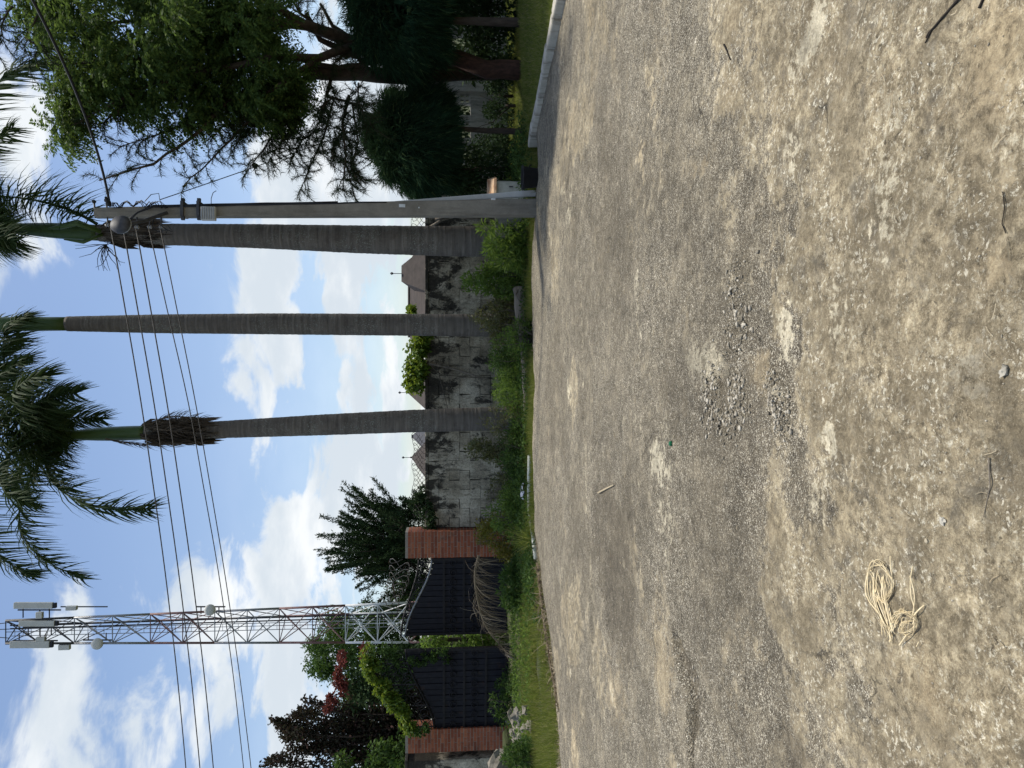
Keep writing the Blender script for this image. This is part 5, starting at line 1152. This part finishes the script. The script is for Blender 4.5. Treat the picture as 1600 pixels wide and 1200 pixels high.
# ------------------------------------------------------------------ log, pipe, rag, dry fronds, rubble
random.seed(95); Yl = 13.0
lp = [gT(826, 452), gT(826, 490), gT(827, 540), gT(828, 590), gT(828, 648)]; lr = [.15, .135, .09, .07, .055]; pts = []
lg = tag(empty('fallen_log', (lp[2].x, lp[2].y, 0)), 'weathered fallen log lying along the yard edge under the bushes', 'log')
for p, r_ in zip(lp, lr): pts.append(Vector((p.x-lp[2].x, p.y-lp[2].y, r_*1.0)))
k = []; kr = []
for i in range(len(pts)-1):
    for f in (0, .25, .5, .75): k.append(pts[i].lerp(pts[i+1], f)+Vector((0, random.gauss(0, .012), random.gauss(0, .010)))); kr.append((lr[i]+(lr[i+1]-lr[i])*f)*random.uniform(.88, 1.12))
k.append(pts[-1]); kr.append(lr[-1]); MB().tube(k, kr, 11).build('stem', M_deadwood, lg, True)
MB().tube([k[0]+Vector((.02, -.12, .05)), k[0]+Vector((-.12, -.16, .12)), k[0]+Vector((-.30, -.2, .03))], [.015, .02, .008], 5).build('root', M_deadwood, lg, True)
pp = [gT(832, 712), gT(833, 740), gT(833, 765), gT(832, 800), gT(836, 835), gT(840, 872)]; o0 = pp[0]
po = MB().tube([Vector((p.x-o0.x, p.y-o0.y, .045+.02*math.sin(i))) for i, p in enumerate(pp)], .042, 10).build('white_pipe', M_pipe, None, True, loc=(o0.x, o0.y, 0)); tag(po, 'pale plastic pipe lying in the grass along the yard edge', 'pipe')
rp = gT(829, 768); rag = MB(); random.seed(3)
for i in range(7):
    for j in range(7): rag.v.append((.05*(i-3), .03*(j-3), .03+.05*random.random()+.05*math.exp(-((i-3)**2+(j-3)**2)/6)))
for i in range(6):
    for j in range(6): q = i*7+j; rag.f.append((q, q+7, q+8, q+1))
tag(rag.build('plastic_rag', M_rag, None, True, loc=(rp.x, rp.y+.05, .07)), 'crumpled pale blue rag lying on the white pipe', 'rag')

random.seed(97); Yf = 15.6
fb = Vector((aT(745, 950, Yf).x, Yf, 0)); fo = tag(empty('dry_palm_frond', fb), 'large dry grey palm frond hanging before the closed gate leaf', 'palm frond', 'fallen dry fronds')
fpts = [aT(748, 868, Yf), aT(742, 900, Yf-.1), aT(747, 940, Yf-.2), aT(760, 980, Yf-.3), aT(792, 1020, Yf-.4)]
frond_geo([p-fb for p in fpts], .72, 150, .95, .014, (.03, .012), .02, .55, .3, .45).build('leaflets', M_dry, fo)
MB().tube([Vector(p)-fb for p in (aT(790, 1022, Yf-.4), aT(815, 1035, Yf-.5))], .03, 6).build('stalk', M_deadwood, fo, True)
f2 = gT(856, 985); fo2 = tag(empty('dry_palm_frond', (f2.x, f2.y, 0)), 'flattened dry frond lying along the left edge of the yard', 'palm frond', 'fallen dry fronds'); b_ = Vector((f2.x, f2.y, 0))
fpts = [gT(840, 880, .06), gT(845, 930, .07), gT(852, 985, .07), gT(862, 1045, .06), gT(874, 1110, .05)]
frond_geo([p-b_ for p in fpts], .26, 240, .5, .014, (.007, .005), .02, .8, .3, .5).build('leaflets', M_dry, fo2)
MB().tube([p-b_+Vector((0, .03, .01)) for p in fpts], [.009, .006], 5).build('midrib', M_dry, fo2, True)

def stone_mesh(n_sub, seed, sq=(1, 1, .7)):
    import bmesh
    bm = bmesh.new(); bmesh.ops.create_icosphere(bm, subdivisions=n_sub, radius=1); r_ = np.random.default_rng(seed)
    for v_ in bm.verts:
        k = 1+r_.normal()*.24; v_.co = Vector((v_.co.x*k*sq[0], v_.co.y*k*sq[1], v_.co.z*k*sq[2]))
    vs = [tuple(v_.co) for v_ in bm.verts]; fs = [tuple(q.index for q in f.verts) for f in bm.faces]; bm.free(); return vs, fs
random.seed(99); smesh = []
for k in range(6):
    vs, fs = stone_mesh(2, 300+k, (1, .8, .62)); mm = MB(); mm.v, mm.f = vs, fs; smesh.append(mm.build('rubble_stone', M_rubble, mesh_only=True))
RL = ['in the rubble heap left of the gate']
for k in range(26):
    x_ = random.gauss(815, 9); y_ = random.gauss(1138, 18); p = gT(min(max(x_, 800), 834), y_); r_ = random.uniform(.07, .17)
    o = link('rubble_stone', smesh[k % 6], None, (p.x, p.y, r_*.4)); o.scale = (r_,)*3; o.rotation_euler = (random.random(), random.random(), random.random()*6)
    tag(o, 'rough grey stone in the rubble heap below the dull brick pillar', 'stone', 'rubble heap stones')
p = aT(778, 1190, 15.5); o = link('boulder', smesh[0], None, (p.x, 15.5, p.z-.02)); o.scale = (.28, .22, .34); o.rotation_euler = (.3, .5, 1); tag(o, 'pale pointed boulder at the foot of the plastered pier', 'boulder')
b = MB().box(0, 0, 0, .9, .7, p.z-.1); tag(b.build('earth_bank', M_soil, None, loc=(p.x, 15.7, (p.z-.1)/2-.03), bevel=.08), 'low earth bank carrying the pale boulder by the pier', 'earth bank')

# ------------------------------------------------------------------ grass and weeds
def grass(name, label, X, Yv, Z, L, wd, mat, lean=.45):
    n = len(X); P = np.stack([X, Yv, Z], 1); D = np.stack([rng.normal(size=n)*lean, rng.normal(size=n)*lean, np.ones(n)], 1)
    v_, f_ = needle_geo(P, D, L, wd, .12); o = link(name, np_mesh(name, v_, f_, mat)); return stuff(o, label, 'grass')
# lawn grass
n = 130000; a = -6.0+13.0*rng.random(n); b = .05+7.5*rng.random(n)**1.25; X = k0.x+kd.x*a+kn.x*b; Yv = k0.y+kd.y*a+kn.y*b
Z = 0.095+0.10*(fbm(X, Yv, .6, 3, 9)-.5)+.02*b-np.where(a < 0, .13*np.minimum(1, -a/1.2), 0)-.01
grass('lawn_grass', 'short green grass of the lawn behind the kerb', X, Yv, Z, .05+.07*rng.random(n)*(.5+fbm(X, Yv, 1.3, 3, 13)), .011, M_grass)
# verge on the left and along the edge of the yard
n = 190000; X = -10.5+14.6*rng.random(n); e_ = yard_edge(X); tt = rng.random(n)**1.5; dep = np.where(X < -2.6, 5.4, 1.5); Yv = e_-.06+tt*dep
keep = (Yv < 16.6) & (fbm(X, Yv, 1.1, 4, 101) > .33+.12*(tt < .05)); X, Yv = X[keep], Yv[keep]
grass('verge_grass', 'rough grass of the verge between yard, gate and wall', X, Yv, np.full(len(X), -.03), .05+.16*rng.random(len(X))**2*(.4+1.2*fbm(X, Yv, .9, 3, 14))+.04*(Yv-yard_edge(X) > .4), .012, M_grass)
n = 26000; X = -10.5+8.3*rng.random(n); e_ = yard_edge(X); Yv = e_-.12+.75*rng.random(n)**1.6
keep = fbm(X, Yv, 2.1, 4, 103) > .40; X, Yv = X[keep], Yv[keep]
grass('dry_grass', 'bleached dry grass fringe along the left edge of the yard', X, Yv, np.full(len(X), -.02), .03+.10*rng.random(len(X))**1.5, .011, M_straw, .9)
# broad-leaved weeds under the bushes
n = 16000; X = -3.6+8.3*rng.random(n); Yv = yard_edge(X)+.35+4.2*rng.random(n); P = np.stack([X, Yv, .03+.28*rng.random(n)*fbm(X, Yv, 1.2, 3, 15)*1.4], 1)
v_, f_ = leaf_geo(P, rdir(n, .4), .05+.06*rng.random(n), .03, .1); stuff(link('weeds', np_mesh('weeds', v_, f_, M_green)), 'low tangled weeds covering the bed below the palms', 'weeds')
n = 9000; X = -9.5+7.5*rng.random(n); Yv = 12.6+4.0*rng.random(n); P = np.stack([X, Yv, .02+.16*rng.random(n)*fbm(X, Yv, 1.2, 3, 16)*1.4], 1)
v_, f_ = leaf_geo(P, rdir(n, .5), .05+.05*rng.random(n), .026, .1); stuff(link('clover', np_mesh('clover', v_, f_, M_shrub)), 'patchy broad-leaved weeds in the verge before the gate', 'weeds')

# ------------------------------------------------------------------ loose grit on the yard
def scatter_stones(name, label, pts, rads, seed, mat):
    VV, FF, off = [], [], 0; r_ = np.random.default_rng(seed); base_s = [stone_mesh(1, seed+q, (1, .62, .5)) for q in range(9)]
    for (x_, y_, z_), rad in zip(pts, rads):
        vs, fs = base_s[r_.integers(9)]; vs = np.array(vs)*rad; a = r_.random()*6.28; tl = r_.normal()*.4; ca, sa = math.cos(a), math.sin(a); ct, st_ = math.cos(tl), math.sin(tl)
        M_ = np.array([[ca, -sa, 0], [sa, ca, 0], [0, 0, 1]]) @ np.array([[1, 0, 0], [0, ct, -st_], [0, st_, ct]]); VV.append(vs@M_.T+[x_, y_, z_]); FF.append(np.array(fs)+off); off += len(vs)
    o = link(name, np_mesh(name, np.vstack(VV), np.vstack(FF), mat)); return stuff(o, label, 'gravel')
r2 = np.random.default_rng(5); pts = []; rads = []
for pl, wd, n in (([(1165, 430), (1160, 500), (1150, 560)], .09, 150), ([(1125, 590), (1115, 625), (1140, 672)], .060, 330), ([(1160, 590), (1165, 625), (1145, 668)], .06, 280), ([(1215, 600), (1235, 640), (1225, 660)], .06, 180), ([(1165, 470), (1170, 520)], .06, 40), ([(1078, 1040), (1092, 1110)], .05, 40)):
    pl = gl(*pl)
    for _ in range(n):
        k = r2.integers(len(pl)-1); f = r2.random(); x_ = pl[k][0]+(pl[k+1][0]-pl[k][0])*f+r2.normal()*wd; y_ = pl[k][1]+(pl[k+1][1]-pl[k][1])*f+r2.normal()*wd; pts.append((x_, y_)); rads.append(.004+.012*r2.random()**2.0)
xs = np.array([p[0] for p in pts]); ys = np.array([p[1] for p in pts]); zs = yard_fields(xs[None, :], ys[None, :])[5][0]
scatter_stones('gravel', 'loose broken stones in the crumbled patch of the yard', [(a, b, c_+r_*.3) for a, b, c_, r_ in zip(xs, ys, zs, rads)], rads, 400, M_chip)
n = 1500; ys = 1.8+9.5*r2.random(n)**1.3; xs = (r2.random(n)*2-1)*(.56*ys+.3); zs = yard_fields(xs[None, :], ys[None, :])[5][0]; rads = .0018+.0045*r2.random(n)**2*(.6+ys*.12)
scatter_stones('grit', 'fine loose grit strewn over the yard', [(a, b, c_+r_*.3) for a, b, c_, r_ in zip(xs, ys, zs, rads)], rads, 500, M_chip)
# straw and leaf litter
n = 700; ys = 1.8+9.8*r2.random(n)**1.2; xs = (r2.random(n)*2-1)*(.56*ys+.3); zs = yard_fields(xs[None, :], ys[None, :])[5][0]; mb = MB()
for x_, y_, z_ in zip(xs, ys, zs):
    a = random.random()*6.283; L = random.uniform(.01, .05)*(1 if y_ < 5 else 1.4); q = [(x_+math.cos(a)*L*f+random.gauss(0, .003), y_+math.sin(a)*L*f+random.gauss(0, .003), z_+.003+.004*random.random()) for f in (0, .5, 1)]; mb.tube(q, random.uniform(.0006, .0013)*(1 if y_ < 5 else 2), 3)
stuff(mb.build('straw_litter', M_straw), 'scattered bits of dry straw on the yard', 'straw')
n = 900; X = -9+13.5*r2.random(n); Yv = yard_edge(X)-.25*r2.random(n)**1.5; P = np.stack([X, Yv, np.full(n, .0)+.03*r2.random(n)], 1)
v_, f_ = leaf_geo(P, rdir(n, .0)*[1, 1, .3], .03+.05*r2.random(n), .02, 0); stuff(link('leaf_litter', np_mesh('leaf_litter', v_, f_, M_dry)), 'dry brown leaves drifted along the yard edge', 'leaf litter')

# ------------------------------------------------------------------ single small things on the yard
def ground_path(pts, lift=.006): return [Vector((gT(*p).x, gT(*p).y, yard_z(gT(*p).x, gT(*p).y)+lift)) for p in pts]
def twig(name, pts, r0, r1, mat, label, lift=.006, side=None):
    q = ground_path(pts, lift); o0 = q[0].copy(); tw = tag(empty(name, o0), label, 'twig'); MB().tube([p-o0 for p in q], [r0, r1], 6).build('stem', mat, tw, True)
    if side: qs = ground_path(side, lift); MB().tube([p-o0 for p in qs], [r0*.6, r1*.7], 5).build('side_shoot', mat, tw, True)
    return tw
twig('twig', [(1465, 68), (1474, 48), (1490, 30), (1510, 8), (1530, -15)], .0025, .0045, M_darktwig, 'dark forked twig at the upper right edge of the yard', .004, [(1474, 46), (1470, 52), (1466, 60)])
twig('twig', [(1550, 14), (1556, -2), (1560, -14)], .004, .003, M_darktwig, 'short thick dark twig cut off by the right edge', .004)
twig('twig', [(1146, 70), (1150, 80), (1156, 94)], .005, .003, M_darktwig, 'small dark curved stick lying alone on the speckled concrete', .004)
twig('twig', [(1560, 715), (1562, 760), (1558, 808)], .0022, .001, M_deadwood, 'long thin brown stalk at the near edge of the yard', .005)
twig('twig', [(1590, 300), (1592, 325), (1589, 350), (1596, 365)], .0015, .0012, M_darktwig, 'thin bent black stalk beside the sandy spot nearest the camera', .004)
twig('twig', [(1196, 510), (1190, 518), (1196, 528), (1202, 538)], .002, .001, M_darktwig, 'hair-thin dark loop of root beside the crumbled patch', .008)
twig('twig', [(940, 770), (955, 762), (966, 758)], .010, .006, M_straw, 'pale bleached stick lying across the far half of the yard', .012)

# raffia bundle
ro = gT(1405, 925); rb = tag(empty('raffia_bundle', (ro.x, ro.y, yard_z(ro.x, ro.y))), 'tangled bundle of pale raffia string on the near part of the yard', 'string'); random.seed(77)
def strand(pts, r_=.0015, jit=2.0, lift=0.0):
    q = []
    for (x_, y_) in pts:
        g_ = gT(x_+random.gauss(0, jit), y_+random.gauss(0, jit)); q.append(Vector((g_.x-ro.x, g_.y-ro.y, .004+lift+random.random()*.014)))
    k = len(q); out = []
    for i in range((k-1)*4+1):
        t_ = i/4; a = min(int(t_), k-2); f = t_-a; p0, p1, p2, p3 = q[max(a-1, 0)], q[a], q[a+1], q[min(a+2, k-1)]
        out.append(.5*((2*p1)+(-p0+p2)*f+(2*p0-5*p1+4*p2-p3)*f*f+(-p0+3*p1-3*p2+p3)*f**3))
    MB().tube(out, r_*random.uniform(.6, 1.9), 5, flat=.4).build('strand', M_rope, rb, True)
for k in range(7): strand([(1403, 988), (1388, 965), (1375, 930), (1374, 895), (1384, 879), (1398, 886), (1408, 905), (1408, 925), (1392, 938), (1382, 925)], jit=2.6)
for k in range(8): strand([(1378+random.uniform(0, 10), 895), (1384, 920), (1390, 950), (1405, 985), (1408, 1000)], jit=3)
for k in range(5): strand([(1395, 900), (1400, 930), (1405, 960), (1412, 985)], jit=3)
for k in range(9): strand([(1412, 980), (1420, 962), (1434, 955), (1446, 962), (1448, 975), (1440, 988), (1428, 985), (1430, 972), (1442, 968)], jit=3.2, lift=.006)
for k in range(4): strand([(1410, 985), (1418, 968), (1430, 952)], jit=2.5)
strand([(1447, 975), (1446, 955), (1443, 930), (1441, 905), (1443, 885)], .0028, .8); strand([(1446, 960), (1444, 930), (1442, 900)], .0018, .8)
strand([(1445, 962), (1455, 952), (1460, 945)], .002, .5); strand([(1436, 992), (1428, 1003), (1423, 1008)], .0015, .5); strand([(1448, 1010), (1455, 1002)], .0015, .5); strand([(1408, 905), (1408, 885), (1409, 868)], .0012, .5)
# bottle cap
bp = gT(1062, 693); cp = tag(empty('bottle_cap', (bp.x, bp.y, yard_z(bp.x, bp.y)+.004)), 'small green bottle cap on the speckled concrete', 'bottle cap')
MB().lathe([(.0165, 0), (.0165, .003), (.0150, .010), (.0125, .013)], 21, wob=lambda a, z: 1+.05*math.cos(21*a)*(z < .005)).build('crown', M_cap, cp); MB().lathe([(.012, .0132), (.004, .0145)], 16).build('top_disc', M_cap, cp)
# white pebble pair
for (x_, y_, r_, lab) in ((1490, 813, .013, 'single white stone chip near the raffia bundle'), (1463, 845, .008, 'small grey pebble between white chip and raffia bundle'), (1590, 580, .016, 'pale flat stone at the very near edge of the yard')):
    p = gT(x_, y_); vs, fs = stone_mesh(2, int(x_), (1, .8, .5)); mm = MB(); mm.v, mm.f = vs, fs; o = mm.build('stone_chip', M_kerb if r_ > .01 else M_pebble, None, loc=(p.x, p.y, yard_z(p.x, p.y)+r_*.3)); o.scale = (r_,)*3; o.rotation_euler = (0, 0, random.random()*6); tag(o, lab, 'stone')
print('OBJ', len(bpy.data.objects), 'TRI', sum(len(m_.loops)-2*len(m_.polygons) for m_ in bpy.data.meshes))
